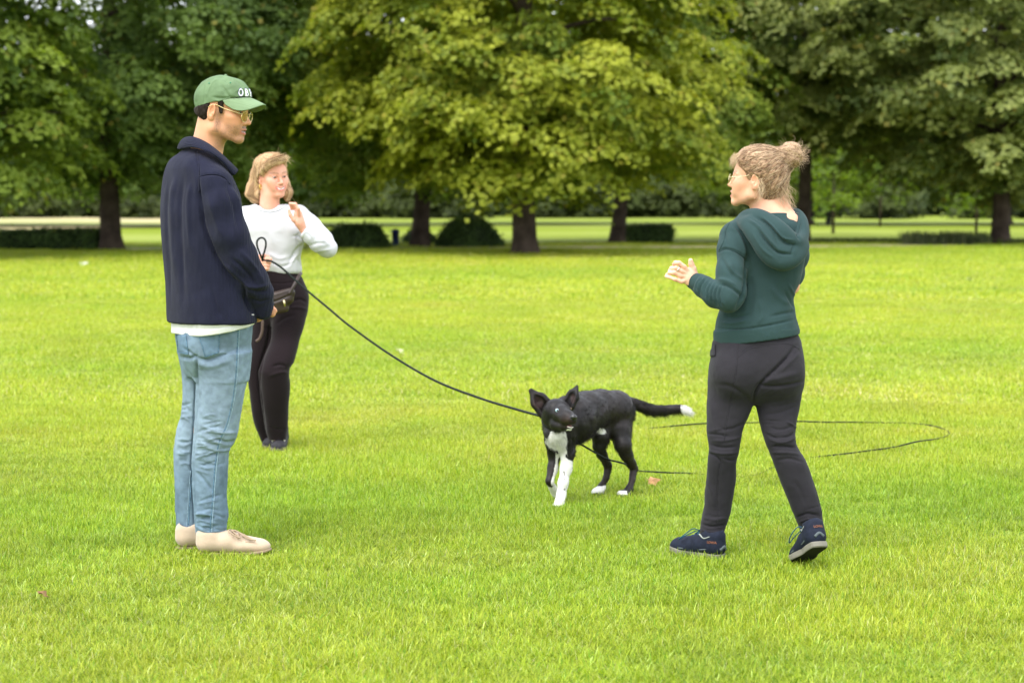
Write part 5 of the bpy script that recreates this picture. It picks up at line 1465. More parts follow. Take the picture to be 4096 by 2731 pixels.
    F.add(rc(Wm(783, 155, .0), Wm(793, 151, 0), .034, .026), .02)
    V, Q = F.build(1); N = normals(V, Q)
    p = H.l(V); fl_ = H.l(bun[None])[0]
    d = np.linalg.norm(p - fl_, axis=1)
    ang = np.arctan2(p[:, 1] - fl_[1], p[:, 2] - fl_[2])
    e = p - fl_; e /= np.linalg.norm(e, axis=1, keepdims=True) + 1e-9
    strk = noise3(np.c_[e * 14, d * 4], 1, 5) if False else noise3(e * np.array((16, 16, 16)) + 0 * p, 1, 5)
    strk2 = noise3(e * 38 + p * 6, 1, 6)
    bl = sstep(.075, .045, np.linalg.norm(V - bun, axis=1))
    tw = np.sin((V - bun) @ np.array((60., 30, 150.)) + 3 * noise3(V, 18, 9))
    V = V + N * (.0022 * strk + .0010 * strk2 + bl * (.0026 * tw + .0025 * noise3(V, 45, 11)))[:, None]
    t = np.clip(.45 + .45 * strk + .35 * strk2, 0, 1)[:, None]
    col = hairD * (1 - t) + hairA * t
    gl = np.clip(sstep(.06, .14, p[:, 2]) * .25 + .25 * strk2, 0, .45)[:, None]  # pale streaks, plus a highlight painted into the colour towards the crown
    col = col * (1 - gl) + hairB * gl
    hr = mk("hair", V, Q, M_HAIR, P, col)
    r = np.random.default_rng(8)
    b = BVHTree.FromPolygons([tuple(x) for x in V], [tuple(int(i) for i in q) for q in Q])
    S, C_, Rr = [], [], []
    K = 12
    # swept strands from the hairline to the bun
    vi = r.choice(np.where((np.linalg.norm(V - bun, axis=1) > .055))[0], 1300)
    for i in vi:
        a = V[i]; ts = np.linspace(0, 1, K)[:, None] * r.uniform(.35, 1.0)
        pth = a * (1 - ts) + (bun + r.normal(0, .018, 3)) * ts
        out = []
        wob = r.normal(0, .0022, 3)
        for k, q in enumerate(pth):
            h = b.find_nearest(Vector(q)); n = h[1]
            out.append(np.array(h[0]) + np.array(n) * (r.uniform(.0005, .0015) + .004 * max(0, r.normal(0, .5)) * math.sin(k / K * 3.1)) + wob * math.sin(k * .8 + i))
        S.append(catmull(np.array(out)[::2], 2)[:K]); Rr.append(r.uniform(.0005, .0010))
        tt = r.uniform(0, 1); C_.append(hairA * (1 - tt) + hairB * tt if r.uniform() > .25 else hairD)
    # bun: loops and flyaway ends thrown back to the right
    for q in range(420):
        d0 = unit(r.normal(0, 1, 3)); c0 = bun + d0 * np.array((.040, .036, .044)) * r.uniform(.7, 1.05)
        ax = unit(r.normal(0, 1, 3)); tg = unit(np.cross(ax, d0)); rr_ = r.uniform(.02, .05)
        th = np.linspace(0, r.uniform(1.0, 3.2), K)[:, None]
        pth = c0 + rr_ * (np.sin(th) * tg + (np.cos(th) - 1) * d0 * .8) + th * .004 * ax
        S.append(pth); Rr.append(r.uniform(.0008, .0015)); tt = r.uniform(0, 1) ** .7; C_.append(hairA * (1 - tt) + hairB * tt if r.uniform() > .3 else hairD)
    for q in range(230):
        d0 = unit(np.array((.55, 0, .12)) + r.normal(0, .6, 3)); c0 = bun + d0 * .030
        ln = r.uniform(.02, .048); th = np.linspace(0, 1, K)[:, None]
        cur = unit(np.cross(d0, r.normal(0, 1, 3)))
        pth = c0 + d0 * ln * th + cur * ln * r.uniform(-1.0, 1.0) * th ** 2 + unit(np.cross(d0, cur)) * .008 * np.sin(th * r.uniform(3, 9) + r.uniform(0, 6))* th
        S.append(pth); Rr.append(r.uniform(.0005, .0009)); tt = r.uniform(.2, 1); C_.append(hairA * (1 - tt) + hairB * tt)
    # crown flyaways
    for q in range(150):
        i = r.integers(0, len(V))
        if N[i][2] < .2 and r.uniform() < .7: continue
        d0 = unit(N[i] * .6 + unit(bun - V[i]) * .8 + r.normal(0, .35, 3)); ln = r.uniform(.01, .03); th = np.linspace(0, 1, K)[:, None]
        pth = V[i] + d0 * ln * th + N[i] * .006 * np.sin(th * 3.1) + r.normal(0, .006, 3) * th ** 2
        S.append(pth); Rr.append(.0003); C_.append(hairB)
    # loose curls at the nape and a wisp before the ear
    for q in range(240):
        c0 = Wm(r.uniform(775, 788), r.uniform(178, 203), r.uniform(-.06, .03)); ln = r.uniform(.035, .085); th = np.linspace(0, 1, K)[:, None]
        dr = unit(np.array((r.uniform(.0, .65), r.uniform(-.3, .3), -.8)))
        sw = unit(np.cross(dr, r.normal(0, 1, 3))); ph = r.uniform(0, 6)
        pth = c0 + dr * ln * th + sw * .009 * (np.sin(th * r.uniform(4, 9) + ph) - math.sin(ph)) * (th + .2)
        S.append(pth); Rr.append(r.uniform(.0005, .0009)); tt = r.uniform(.3, 1); C_.append(hairA * (1 - tt) + hairB * tt)
    for q in range(150):
        c0 = Wm(r.uniform(733.5, 741), r.uniform(152, 160), r.uniform(-.06, .06)); th = np.linspace(0, 1, K)[:, None]; ln = r.uniform(.02, .05)
        pth = c0 + np.array((-.25 + r.normal(0, .15), r.normal(0, .3), -.9)) * ln * th + np.array((-.010, 0, 0)) * np.sin(th * 3.1)
        S.append(pth); Rr.append(.0005); tt = r.uniform(.2, 1); C_.append(hairA * (1 - tt) + hairB * tt)
    for q in range(40):
        c0 = Wm(r.uniform(757, 763), r.uniform(178, 190), -.085 + r.normal(0, .004)); th = np.linspace(0, 1, K)[:, None]
        pth = c0 + np.array((r.normal(-.1, .15), -.1, -.95)) * r.uniform(.04, .09) * th + np.array((.008, -.004, 0)) * np.sin(th * 4)
        S.append(pth); Rr.append(.0004); C_.append(hairB)
    S = np.array([s if len(s) == K else np.vstack([s, np.repeat(s[-1:], K - len(s), 0)]) for s in S])
    Vs, Fs = strands(S, np.array(Rr) * .85)
    so_ = mk("strands", Vs, Fs, M_HAIR, hr, np.repeat(np.array(C_), K * 3, 0)); so_["kind"] = "stuff"
    return P, H
WALK, WALK_HEAD = walker()
# ------------------------------------------------------------------ the woman in the white top, holding the lead
def woman():
    Wm = lambda u, v, d=0: W(u, v, YB + d)
    base = G(272, 452)
    H = Head(Wm(272.8, 177.6, .02), math.radians(-90 + 33), math.radians(1), math.radians(4), .955, smile=1.25)
    F = Field(.0032)
    H.fill(F)
    F.add(rc(Wm(269, 190, .03), Wm(269, 215, .04), .048, .056), .025)
    F.add(rc(Wm(272, 196, .0), Wm(270, 214, .02), .040, .05), .025)
    V1, Q1 = F.build(1)
    sk = lin(224, 162, 138)
    c1 = H.paint(V1, sk, lin(204, 96, 96), lin(150, 108, 82), flush=.08, iris=(.04, .045, .035), gaze=(.95, .25, 0))
    # raised left hand by the shoulder, fingers bent towards it
    w_ = Wm(304.2, 231, -.14)
    pal = [([(w_, .024), (Wm(299.5, 222, -.16), .031)], (.75, -.65, .15), 1.7), ([(Wm(300, 222, -.16), .030), (Wm(298.2, 214.5, -.16), .030)], (.75, -.65, .1), 1.8)]
    fing = []
    for q in range(4):
        dz = -.018 + .013 * q
        fing.append([(Wm(299, 215, -.175 + .012 * q), .0105), (Wm(298.4 - .2 * q, 208.5 + 1.0 * q, -.175 + dz), .0098), (Wm(295.2 - .1 * q, 203.8 + 1.5 * q, -.175 + dz), .0090), (Wm(290.0 + .5 * q, 203.2 + 1.8 * q, -.170 + dz), .0078)])
    fing.append([(Wm(299, 224, -.17), .0135), (Wm(293.6, 219.6, -.185), .0115), (Wm(290.2, 214.5, -.19), .0100), (Wm(288.9, 210.0, -.19), .0078)])
    V2, Q2 = hand_field(.0026, pal, fing)
    # right hand, closed round the lead in front of the waist
    w2 = Wm(255.5, 258.5, -.10)
    pal2 = [([(w2, .025), (Wm(262, 260.5, -.17), .034)], (.2, -.9, .2), 1.5)]
    fing2 = []
    for q in range(4):
        v = 258.6 + 3.2 * q; x = 270.8 - .9 * q
        fing2.append([(Wm(262, v + .6, -.180), .0105), (Wm(266.5, v, -.212), .0102), (Wm(x - .3, v + .3, -.208), .0092), (Wm(x - 2.2, v + 1.0, -.178), .0082)])
    fing2.append([(Wm(260, 257, -.17), .0125), (Wm(264, 255.4, -.195), .0108), (Wm(268, 256.2, -.205), .0090)])
    V3, Q3 = hand_field(.0026, pal2, fing2)
    V4, Q4 = core_body([[(Wm(269, 208, .04), .05), (Wm(271, 235, .03), .07), (Wm(276, 268, .03), .065), (Wm(279, 310, .03), .07)],
                        [(Wm(306, 222, .04), .036), (Wm(329, 249, -.02), .028), (w_, .022)], [(Wm(242, 222, .04), .034), (Wm(240, 255, .03), .028), (w2, .022)],
                        [(Wm(290, 310, .02), .05), (Wm(275, 375, -.12), .03), (Wm(277, 440, -.02), .02)], [(Wm(266, 310, .06), .05), (Wm(258, 375, .06), .03), (Wm(266, 443, .12), .02)]])
    n2 = np.tile(sk, (len(V2), 1)) * (1 + .07 * noise3(V2, 80, 3))[:, None]; n3 = np.tile(sk, (len(V3), 1)) * (1 + .07 * noise3(V3, 80, 3))[:, None]
    Vb, Fb, cb = join([(V1, Q1, c1), (V2, Q2, n2), (V3, Q3, n3), (V4, Q4, np.tile(sk, (len(V4), 1)))])
    P = mk("person", Vb, Fb, SKIN, None, cb, at=base)
    tag(P, "smiling woman with blonde bob and white top holding the lead behind the man", "person")
    # --- white top
    ct = mat("white_jersey", (.54, .54, .565), .9, .15, var=(8, .02), bump=(60, .2, .003))
    F = Field(.005)
    F.add(loft([(204.5, 254, 288, .04, .62), (207, 249, 293, .04, .6), (211, 243.5, 298, .04, .58), (217, 240, 303, .03, .56), (226, 240, 305.5, .02, .58), (236, 243, 304.8, .02, .62), (246, 247, 303, .02, .66), (256, 251, 300.6, .02, .68), (264, 254, 301.5, .02, .70), (270, 258, 302, .02, .70), (273, 260, 300, .02, .70)], YB, 0, .64, 2.3), 0)
    chain(F, [(Wm(299, 215, .03), .058), (Wm(309, 226, .02), .062), (Wm(321, 239.5, -.02), .062), (Wm(327.5, 247.5, -.05), .050)], .02)
    chain(F, [(Wm(327.5, 248.5, -.05), .052), (Wm(318, 243, -.10), .048), (Wm(310, 236.5, -.125), .036), (Wm(306.6, 233.3, -.135), .0325)], .012)
    chain(F, [(Wm(245, 216, .03), .056), (Wm(238, 240, .05), .056), (Wm(243, 256, .0), .048), (Wm(253, 258, -.08), .034)], .02)
    F.sub(rc(Wm(268.5, 199.5, .03), Wm(269.5, 206.5, .02), .082, .060), .012)
    V, Q = F.build(2); N = normals(V, Q)
    V = V + N * (.004 * fbm(V, 8, 2, 31) + .0016 * fbm(V, 26, 2, 32))[:, None]
    st = [([(303, 244), (296, 250), (289, 262)], 1.4, .008), ([(302, 250), (295, 257), (290, 266)], 1.3, -.006), ([(304, 240), (298, 236), (292, 236)], 1.3, .006), ([(300, 232), (297, 238), (300, 246)], 1.2, .008), ([(308, 228), (302, 236), (302, 244)], 1.2, -.006), ([(272, 262), (282, 266), (294, 262)], 1.2, .006), ([(268, 252), (278, 258), (290, 256)], 1.8, -.005),
          ([(297, 258), (300, 262), (302, 268)], 1.0, .006), ([(309, 246), (317, 243), (326, 243)], 1.2, .006), ([(313, 252), (322, 250), (332, 249)], 1.2, -.005), ([(306, 232), (311, 237), (313, 244)], .9, .005), ([(318, 232), (324, 240), (330, 246)], 1.4, -.004), ([(256, 208.5), (263, 211.5), (271, 212.5), (279, 210.5), (286, 206)], .7, .004), ([(262, 225), (270, 235), (275, 246)], 3, -.003)]
    V = creases(V, N, st, YB)
    J = mk("jumper", V, Q, ct, P); cj = Caster(V, Q)
    L = cj.line([(255.2, 206.9), (258, 208.6), (263, 210.2), (270, 211.2), (277, 210.0), (282, 207.6), (286, 204.6)], -.001)
    if len(L) > 4:
        V, Fs = tube(L, .0065, 8); mk("neckband", V, Fs, ct, J)
    # --- trousers
    bl = mat("black_cotton", lin(50, 40, 44) * .45, .95, .08, sheen=.10, var=(6, .12), bump=(140, .2, .002))
    F = Field(.005)
    F.add(loft([(265, 259, 299.5, .02, .7), (272, 258, 299.8, .02, .7), (280, 256, 303.5, .02, .7), (290, 254, 307, .02, .7), (302, 254, 306.5, .02, .7), (314, 259, 302, .02, .60), (324, 265, 294, .02, .45)], YB, 0, .7), 0)
    F.add(loft([(284, 285, 300, .01), (294, 279, 306, .01), (306, 275, 308, .0), (320, 272, 305.4, -.03), (337, 270.5, 300.6, -.06), (352, 266, 297, -.10), (362, 262, 294, -.12), (367.5, 260, 290.5, -.13), (374, 258.6, 289.6, -.13), (391, 259.7, 289.8, -.10), (410, 262.9, 289, -.06), (425, 265.5, 288.2, -.03), (436, 267.8, 286.6, -.01), (439, 268.5, 286, -.01)], YB, 0, .9), .03)
    F.add(loft([(284, 260, 276, .04), (296, 255, 280, .05), (310, 252.4, 280, .05), (330, 250.9, 277, .06), (352, 249, 273, .06), (375, 247.6, 268, .06), (397, 250.1, 268.6, .07), (422, 254, 270.5, .09), (434, 258.4, 272, .11), (443, 262, 272.4, .12), (445.5, 262.8, 272.2, .12)], YB, 0, .9), .02)
    V, Q = F.build(2); N = normals(V, Q)
    V = V + N * (.004 * fbm(V, 8, 2, 41))[:, None]
    st = [([(270, 322), (268, 340), (262, 360), (259, 378), (261, 400), (266, 432)], 1.3, .012), ([(292, 301), (300, 299), (307, 302)], 1.3, .007), ([(290, 308), (298, 307), (307, 309)], 1.3, -.006), ([(286, 366), (280, 364), (272, 366)], 1.4, .010), ([(288, 372), (280, 372), (268, 376)], 1.3, -.007), ([(276, 324), (284, 318), (296, 314)], 1.5, .005), ([(270, 425), (278, 429), (287, 427)], 1.0, .005), ([(266, 282), (280, 283), (298, 281)], .7, .004)]
    V = creases(V, N, st, YB)
    mk("trousers", V, Q, bl, P)
    # --- shoes: black with pale lace ends
    bk = mat("black_shoe", lin(62, 60, 66) * .5, .7, .3, var=(40, .3)); ws = mat("grey_rubber", lin(140, 130, 128) * .5, .8, .2); wl_ = mat("pale_lace", (.72, .66, .62), .8, .2)
    for h_, t_ in ((G(279.5, 449.0) + (0, .10, 0), G(275.5, 455.2)), (G(271, 447.0) + (.06, .14, 0), G(262.0, 450.8))):
        t_ = h_ + unit(t_ - h_) * .27 if np.linalg.norm(t_ - h_) > .27 else t_
        s, PP, _ = shoe(h_, h_ + unit(t_ - h_) * .26, 0, P, bk, ws, width=.10, ankle=.10, sole_h=.022, toe_h=.06)
        for q in range(4):
            for sd in (-1, 1):
                Vt, Ft = tube(np.array([PP(.47 + .09 * q, .10 * sd, .104 - .011 * q), PP(.44 + .09 * q, .34 * sd, .088 - .010 * q)]), .0085, 6); mk("lace", Vt, Ft, wl_, s)
    # --- hair: bob with a side part, ends flicked out
    A = lin(196, 152, 112) * .74; B = lin(236, 206, 162) * .88; D = lin(138, 100, 72) * .60
    F = Field(.0036)
    for p, k in ((el((-.020, 0, .050), (.104, .085, .092)), 0), (el((.030, .0, .086), (.070, .066, .050)), .03)):
        F.add(xf(p, H.M, H.s), k)
    chain(F, [(Wm(263.5, 165, .05), .056), (Wm(259.5, 175, .065), .047), (Wm(256.4, 186, .07), .044), (Wm(255.2, 194, .07), .040), (Wm(255.8, 198.5, .07), .026)], .02)
    chain(F, [(Wm(252, 188, .06), .028), (Wm(248.4, 193.8, .05), .019)], .02); chain(F, [(Wm(259, 184, .055), .034), (Wm(260.0, 194, .050), .034), (Wm(260.5, 199.5, .050), .020)], .015)
    chain(F, [(Wm(281, 172, .07), .034), (Wm(285, 184, .055), .026), (Wm(287.4, 192, .03), .026), (Wm(287.2, 198.5, .03), .017)], .02)
    chain(F, [(Wm(268, 178, .10), .07), (Wm(268, 194, .12), .06)], .03)
    F.sub(rc(Wm(277.9, 177.9, -.6), Wm(277.9, 177.9, -.075), px(16.5, YB), px(16.5, YB), ((1, 0, 0), 1.10)), .022)
    chain(F, [(Wm(285.5, 158.5, -.035), .016), (Wm(279, 160.2, -.078), .017), (Wm(271.5, 162.8, -.082), .018), (Wm(265.0, 168.0, -.055), .019), (Wm(261.0, 175.0, -.005), .019), (Wm(258.4, 181.5, .03), .018)], .012)
    F.sub(rc(Wm(271, 208, .0), Wm(272, 186, -.03), .050, .050), .008)
    F.sub(el(Wm(259.8, 180.8, -.03), (.020, .045, .034)), .008)
    V, Q = F.build(1); N = normals(V, Q)
    p = H.l(V); part = np.array((.03, .03, .15))
    e = p - part; an = np.arctan2(e[:, 1], e[:, 0] + .02)
    sx = np.stack([an * 6, np.clip(e[:, 2] * 2, -2, 2), 0 * an], 1)
    s1 = noise3(sx, 1.6, 3); s2 = noise3(sx * np.array((3.5, 1, 1)), 1.6, 4)
    V = V + N * (.0035 * s1 + .002 * s2)[:, None]
    u_, v_ = UV(V); frn = (sstep(170, 164, v_) * sstep(262, 266, u_))
    s2 = s2 * (1 - frn) + frn * noise3(np.stack([u_ * .05, (v_ - 157) * .9 + (285 - u_) * .28, 0 * u_], 1), 1, 7); s1 = s1 * (1 - frn * .7)
    t = np.clip(.5 + .5 * s1 + .35 * s2, 0, 1)[:, None]
    col = A * (1 - t) + B * t
    dk = np.clip(.75 * sstep(.0, .45, s2) + .35 * sstep(.10, .03, p[:, 2]) * sstep(.0, .5, s1), 0, .9)[:, None]
    col = col * (1 - dk) + D * dk
    u_, v_ = UV(V); inn = (sstep(256.5, 260.5, u_) * sstep(184, 189, v_) * (u_ < 275) + sstep(284.5, 282, u_) * (u_ > 275) * sstep(184, 189, v_))[:, None] * .85
    col = col * (1 - inn) + D * .6 * inn                   # darker brown mixed in beside the neck
    hr = mk("hair", V, Q, M_HAIR, P, col)
    r = np.random.default_rng(5); bv = BVHTree.FromPolygons([tuple(x) for x in V], [tuple(int(i) for i in q) for q in Q])
    S, C_, K = [], [], 10
    top = H.w(part)
    for q in range(900):
        i = r.integers(0, len(V)); a = V[i]
        if p[i, 2] > .125: continue
        ts = np.linspace(0, 1, K)[:, None] * r.uniform(.4, 1)
        pth = (top + H.R @ np.array((r.normal(-.03, .05), r.normal(0, .02), 0))) * (1 - ts) + a * ts
        out = [np.array(h[0]) + np.array(h[1]) * (.0015 + .002 * math.sin(k)) for k, h in enumerate([bv.find_nearest(Vector(x)) for x in pth])]
        out[-1] = out[-1] + np.array(N[i]) * .008
        S.append(np.array(out)); tt = r.uniform(0, 1); C_.append(A * (1 - tt) + B * tt)
    for q in range(70):                       # flyaways at the crown and flicked ends
        i = r.integers(0, len(V))
        if not (p[i, 2] > .10 or p[i, 2] < -.09): continue
        d0 = unit(N[i] + r.normal(0, .5, 3) + (0, 0, -.3 if p[i, 2] < 0 else .2)); th = np.linspace(0, 1, K)[:, None]
        S.append(V[i] + d0 * r.uniform(.012, .03) * th + r.normal(0, .012, 3) * th ** 2); C_.append(B)
    for q in range(22):                        # wind-blown lock over the forehead side
        c0 = Wm(r.uniform(283, 287), r.uniform(157, 163), -.06); th = np.linspace(0, 1, K)[:, None]
        S.append(c0 + np.array((r.uniform(.01, .045), 0, r.uniform(-.01, .03))) * th + np.array((.0, 0, .012)) * np.sin(th * r.uniform(2, 5))); C_.append(B)
    fr = catmull([Wm(285.5, 157.5, -.05), Wm(279, 158.6, -.098), Wm(271.5, 161.4, -.103), Wm(264.5, 167.0, -.075), Wm(260.2, 175.0, -.022), Wm(257.5, 183, .01)], 4)
    for q in range(150):                       # strands swept from the parting across the forehead
        o = np.array((r.normal(0, .006), r.normal(.004, .006), r.normal(.004, .012))); k0 = r.integers(0, 8)
        pth = fr[k0:k0 + 12] + o + np.outer(np.sin(np.linspace(0, 3, 12)), r.normal(0, .003, 3))
        S.append(pth[np.linspace(0, 11, K).astype(int)]); tt = r.uniform(0, 1); C_.append((A * (1 - tt) + B * tt) if r.uniform() > .3 else D)
    Vs, Fs = strands(np.array(S), .0008)
    ss = mk("strands", Vs, Fs, M_HAIR, hr, np.repeat(np.array(C_), K * 3, 0)); ss["kind"] = "stuff"
    # earring
    c = H.w((-.006, -.079, -.048)); a = np.linspace(0, 2 * math.pi, 20, endpoint=False)
    V, Fs = tube(c + .0135 * np.stack([np.cos(a) * .3, np.cos(a) * .6, np.sin(a)], 1), .0032, 8, closed=True)
    mk("earring", V, Fs, mat("gold", (.75, .52, .16), .25, .5, metal=1.0), P)
    return P
WHITE = woman()
# ------------------------------------------------------------------ her hip bag
def hip_bag():
    Wm = lambda u, v, d=0: W(u, v, YB + d)
    lea = mat("brown_leather", lin(74, 56, 48) * .45, .45, .45, var=(18, .3), bump=(60, .3, .002))
    root = empty("hip_bag", Wm(278, 302, -.20)); tag(root, "dark brown leather hip bag strapped across the black trousers", "bag")
    F = Field(.0035)
    for a, b, r in (((262, 300), (290.5, 292), .030), ((262, 306), (288.5, 299), .034), ((263, 312), (285, 308), .026)):
        F.add(rc(Wm(*a, -.185), Wm(*b, -.165), r, r * .85, ((0, 1, .1), 1.25)), .02)
    V, Q = F.build(1); N = normals(V, Q)
    V = creases(V, N, [([(262, 303.5), (275, 301), (291, 294.5)], .9, .006), ([(262, 298), (276, 294), (290, 289.5)], .9, -.003)], YB)
    mk("pouch", V, Q, lea, root); c = Caster(V, Q)
    L = np.array([Wm(289, 294, -.215), Wm(294, 285, -.20), Wm(298.5, 276.5, -.16), Wm(301, 273, -.10)])
    V, Fs = tube(catmull(L, 5), .013, 8, (.25, 1.0), up=(0, -1, 0)) if False else tube(catmull(L, 5), .0095, 8)
    mk("strap", V, Fs, lea, root)
    V, Fs = tube(np.array([Wm(284.0, 299.8, -.232), Wm(284.4, 303.5, -.234), Wm(284.9, 306, -.232)]), np.array([.007, .005, .004]), 8)
    mk("zip_pull", V, Fs, mat("brass", (.55, .45, .25), .3, .5, metal=1.0), root)
    V, Fs = tube(catmull([Wm(262, 312, -.24), Wm(262.5, 322, -.245), Wm(262, 331, -.245), Wm(259.5, 338, -.245), Wm(256, 341, -.245)], 5), .0085, 6, None)
    mk("hanging_strap", V, Fs, mat("tan_leather", lin(110, 88, 78) * .5, .6, .35), root)
hip_bag()
# ------------------------------------------------------------------ the dog
def dog():
    Wm = lambda u, v, d=0: W(u, v, YD + d)
    R = lambda n: px(n, YD)
    base = G(590, 500)
    F = Field(.0034)
    C = lambda pts, k=.02: chain(F, [(Wm(u, v, d), R(r)) for u, v, d, r in pts], k)
    C([(559, 427, -.10, 16.6), (572, 419.5, -.02, 23.8), (586, 412.4, .06, 21), (600, 408, .14, 18.4), (615, 410, .21, 19.5), (619, 414, .23, 14)], .03)
    C([(561, 424, -.12, 15), (559, 413, -.16, 13)], .03)
    C([(555, 434, -.17, 10.5), (560, 441, -.14, 10)], .03)
    # hind legs
    C([(620, 418, .19, 13.5), (621.5, 432, .16, 10.2), (623, 445, .12, 7.9), (626.2, 454, .14, 6.1), (631, 462.5, .18, 4.9), (633.8, 468, .20, 4.1)], .014)
    C([(633.8, 468, .20, 4.0), (632.2, 479, .17, 3.1), (629.2, 488.5, .145, 3.5)], .008)
    p2 = G(626.0, 497.0); C2 = lambda P, r: (P, R(r))
    F.add(el(G(624.2, 496.4) + (0, .02, R(3.1)), (R(7.2), R(8), R(3.6)), None), .012)
    F.add(rc(Wm(628.4, 489, .145), G(627.5, 496.2) + (0, .03, R(3.6)), R(4.0), R(3.6)), .01)
    C([(605, 421, .15, 12), (600.5, 436, .10, 8.2), (599, 445, .10, 6.2), (602, 454, .14, 4.8), (607.9, 465, .20, 4.3)], .014)
    C([(608.2, 465.5, .20, 4.2), (606, 477, .19, 3.2), (602, 485.5, .185, 3.6)], .008)
    F.add(el(G(597.8, 494.6) + (0, .0, R(4.4)), (R(7.4), R(8), R(4.4)), np.array(Matrix.Rotation(math.radians(-24), 3, 'Y'))), .012)
    F.add(rc(Wm(602, 486, .185), G(600, 494.4) + (0, .03, R(5.2)), R(4.0), R(4.0)), .01)
    F.add(rc(Wm(602, 421, .14), Wm(617, 424, .19), R(11), R(12)), .03)
    F.add(rc(Wm(600, 430, .11), Wm(603, 440, .11), R(8.5), R(6)), .02); F.add(rc(Wm(619, 430, .15), Wm(622, 443, .13), R(11), R(7.5)), .02)
    # white foreleg straight down, black foreleg lifting its paw
    C([(566.5, 437, -.12, 10.5), (567.6, 452, -.13, 6.8), (566.0, 468, -.145, 5.3), (563.2, 482, -.16, 4.7), (561.2, 494, -.165, 4.6)], .02)
    F.add(rc(Wm(561.2, 494, -.165), G(559.2, 506.6) + (0, 0, R(4.2)), R(4.6), R(5.0)), .012)
    F.add(el(G(558.6, 507.0) + (0, -.015, R(3.0)), (R(6.0), R(7.5), R(3.9))), .012)
    C([(553.6, 440, -.12, 9), (554.6, 454, -.08, 6.2), (552.6, 468, -.10, 4.7), (549.6, 480.5, -.13, 4.0)], .02)
    C([(549.6, 480.5, -.13, 4.0), (552.5, 487, -.09, 3.8), (554.8, 491, -.06, 4.2), (555.4, 494, -.06, 3.2)], .008)
    # tail
    q = catmull(np.array([(*Wm(u, v, d), R(r)) for u, v, d, r in [(618, 401, .24, 6.5), (626, 401, .27, 5.2), (635, 403.5, .29, 4.8), (645, 407.6, .30, 4.8), (655, 409.9, .31, 4.8), (667, 409.6, .32, 4.5), (678, 408.6, .32, 3.9), (685, 409.6, .32, 2.9), (690.0, 412.4, .32, 1.6)]]), 4)
    for i in range(len(q) - 1): F.add(rc(q[i, :3], q[i + 1, :3], q[i, 3], q[i + 1, 3]), .012)
    # head
    F.add(el(Wm(556.5, 410.5, -.21), (R(13.6), R(13.5), R(12.2))), .02)
    C([(551.5, 417, -.19, 9.5), (557, 421, -.22, 9)], .02)
    C([(561.5, 413.5, -.27, 9.2), (567, 417, -.315, 6.9), (571.4, 418.6, -.345, 5.2)], .015)
    C([(557, 423.5, -.25, 7), (564, 425.8, -.30, 4.4), (569.6, 427.3, -.325, 2.8)], .012)
    F.sub(rc(Wm(566, 425.0, -.345), Wm(575, 426.2, -.365), R(.9), R(1.7)), .003)
    F.sub(el(Wm(557.0, 409.6, -.325), (R(4.2), R(3.2), R(2.8))), .012); F.sub(el(Wm(570.2, 408.0, -.275), (R(3.0), R(3.2), R(2.4))), .010)
    # ears: cupped
    for root_, mid, tip, n, cut in ((((546.2, 409.0, -.165), 10.2), ((539.0, 400.6, -.165), 9.0), ((531.2, 390.6, -.165), 2.8), (.25, -1, .1), (541, 405, -.205)), (((568.6, 403.5, -.155), 8.0), ((572.8, 395.6, -.155), 6.8), ((577.0, 386.0, -.155), 1.8), (-.5, -.9, .1), (573, 398.5, -.20))):
        for (a, ra), (b, rb) in ((root_, mid), (mid, tip)):
            F.add(rc(Wm(*a), Wm(*b), R(ra), R(rb), (n, 2.5)), .006)
        o = np.array(unit(n)) * R(3.6)
        F.sub(rc(Wm(*root_[0]) + o, Wm(*mid[0]) + o, R(root_[1] * .55), R(mid[1] * .55), (n, 1.2)), .004)
        F.sub(rc(Wm(*mid[0]) + o, Wm(*tip[0]) + o, R(mid[1] * .55), R(.3), (n, 1.2)), .004)
    V, Q = F.build(1); N = normals(V, Q)
    V = V + N * (.0014 * fbm(V, 30, 2, 3))[:, None]
    V = creases(V, N, [([(612, 436), (613, 448), (618, 462)], 1.6, .006), ([(604, 400), (600, 415), (598, 430)], 3, .005), ([(572, 436), (574, 446), (571, 455)], 1.5, .006), ([(584, 402), (580, 415), (584, 432)], 3, -.004), ([(593, 402), (590, 415), (592, 430)], 2.5, .004)], YD)
    u, v = UV(V); n = len(V)
    blk = np.array((.0085, .0076, .0078)); brn = np.array((.026, .016, .012)); wht = np.array((.74, .72, .68))
    c = np.tile(blk, (n, 1)); t = np.clip(.5 + .6 * fbm(V, 14, 3, 7), 0, 1)[:, None]
    c = c * (1 - .35 * t) + brn * .35 * t
    m = np.exp(-(((u - 567) / 6) ** 2 + ((v - 420) / 4.5) ** 2)) * 1.3 * (V[:, 1] < YD - .2) + .8 * sstep(455, 462, v) * (u > 588) * sstep(489, 480, v) * .5 + .35 * np.exp(-(((u - 553) / 4) ** 2 + ((v - 470) / 12) ** 2))
    c = c * (1 - np.minimum(m, 1)[:, None]) + brn * m[:, None]
    toc = (N[:, 1] < .35)
    wob = 1.6 * noise3(V, 45, 8)
    def poly(pts):
        pts = np.array(pts, dtype=float); ins = np.zeros(n, dtype=bool); x, y = u + wob, v + wob
        for i in range(len(pts)):
            a, b = pts[i - 1], pts[i]
            k = ((a[1] > y) != (b[1] > y)) & (x < (b[0] - a[0]) * (y - a[1]) / (b[1] - a[1] + 1e-9) + a[0]); ins ^= k
        return ins
    W_ = np.zeros(n, dtype=bool)
    W_ |= poly([(550, 430.6), (565.8, 430.6), (566.5, 442), (566.8, 453), (561, 453.5), (556, 449), (550, 447.5), (545, 442), (547.5, 436)]) & (V[:, 1] < YD - .12) & toc
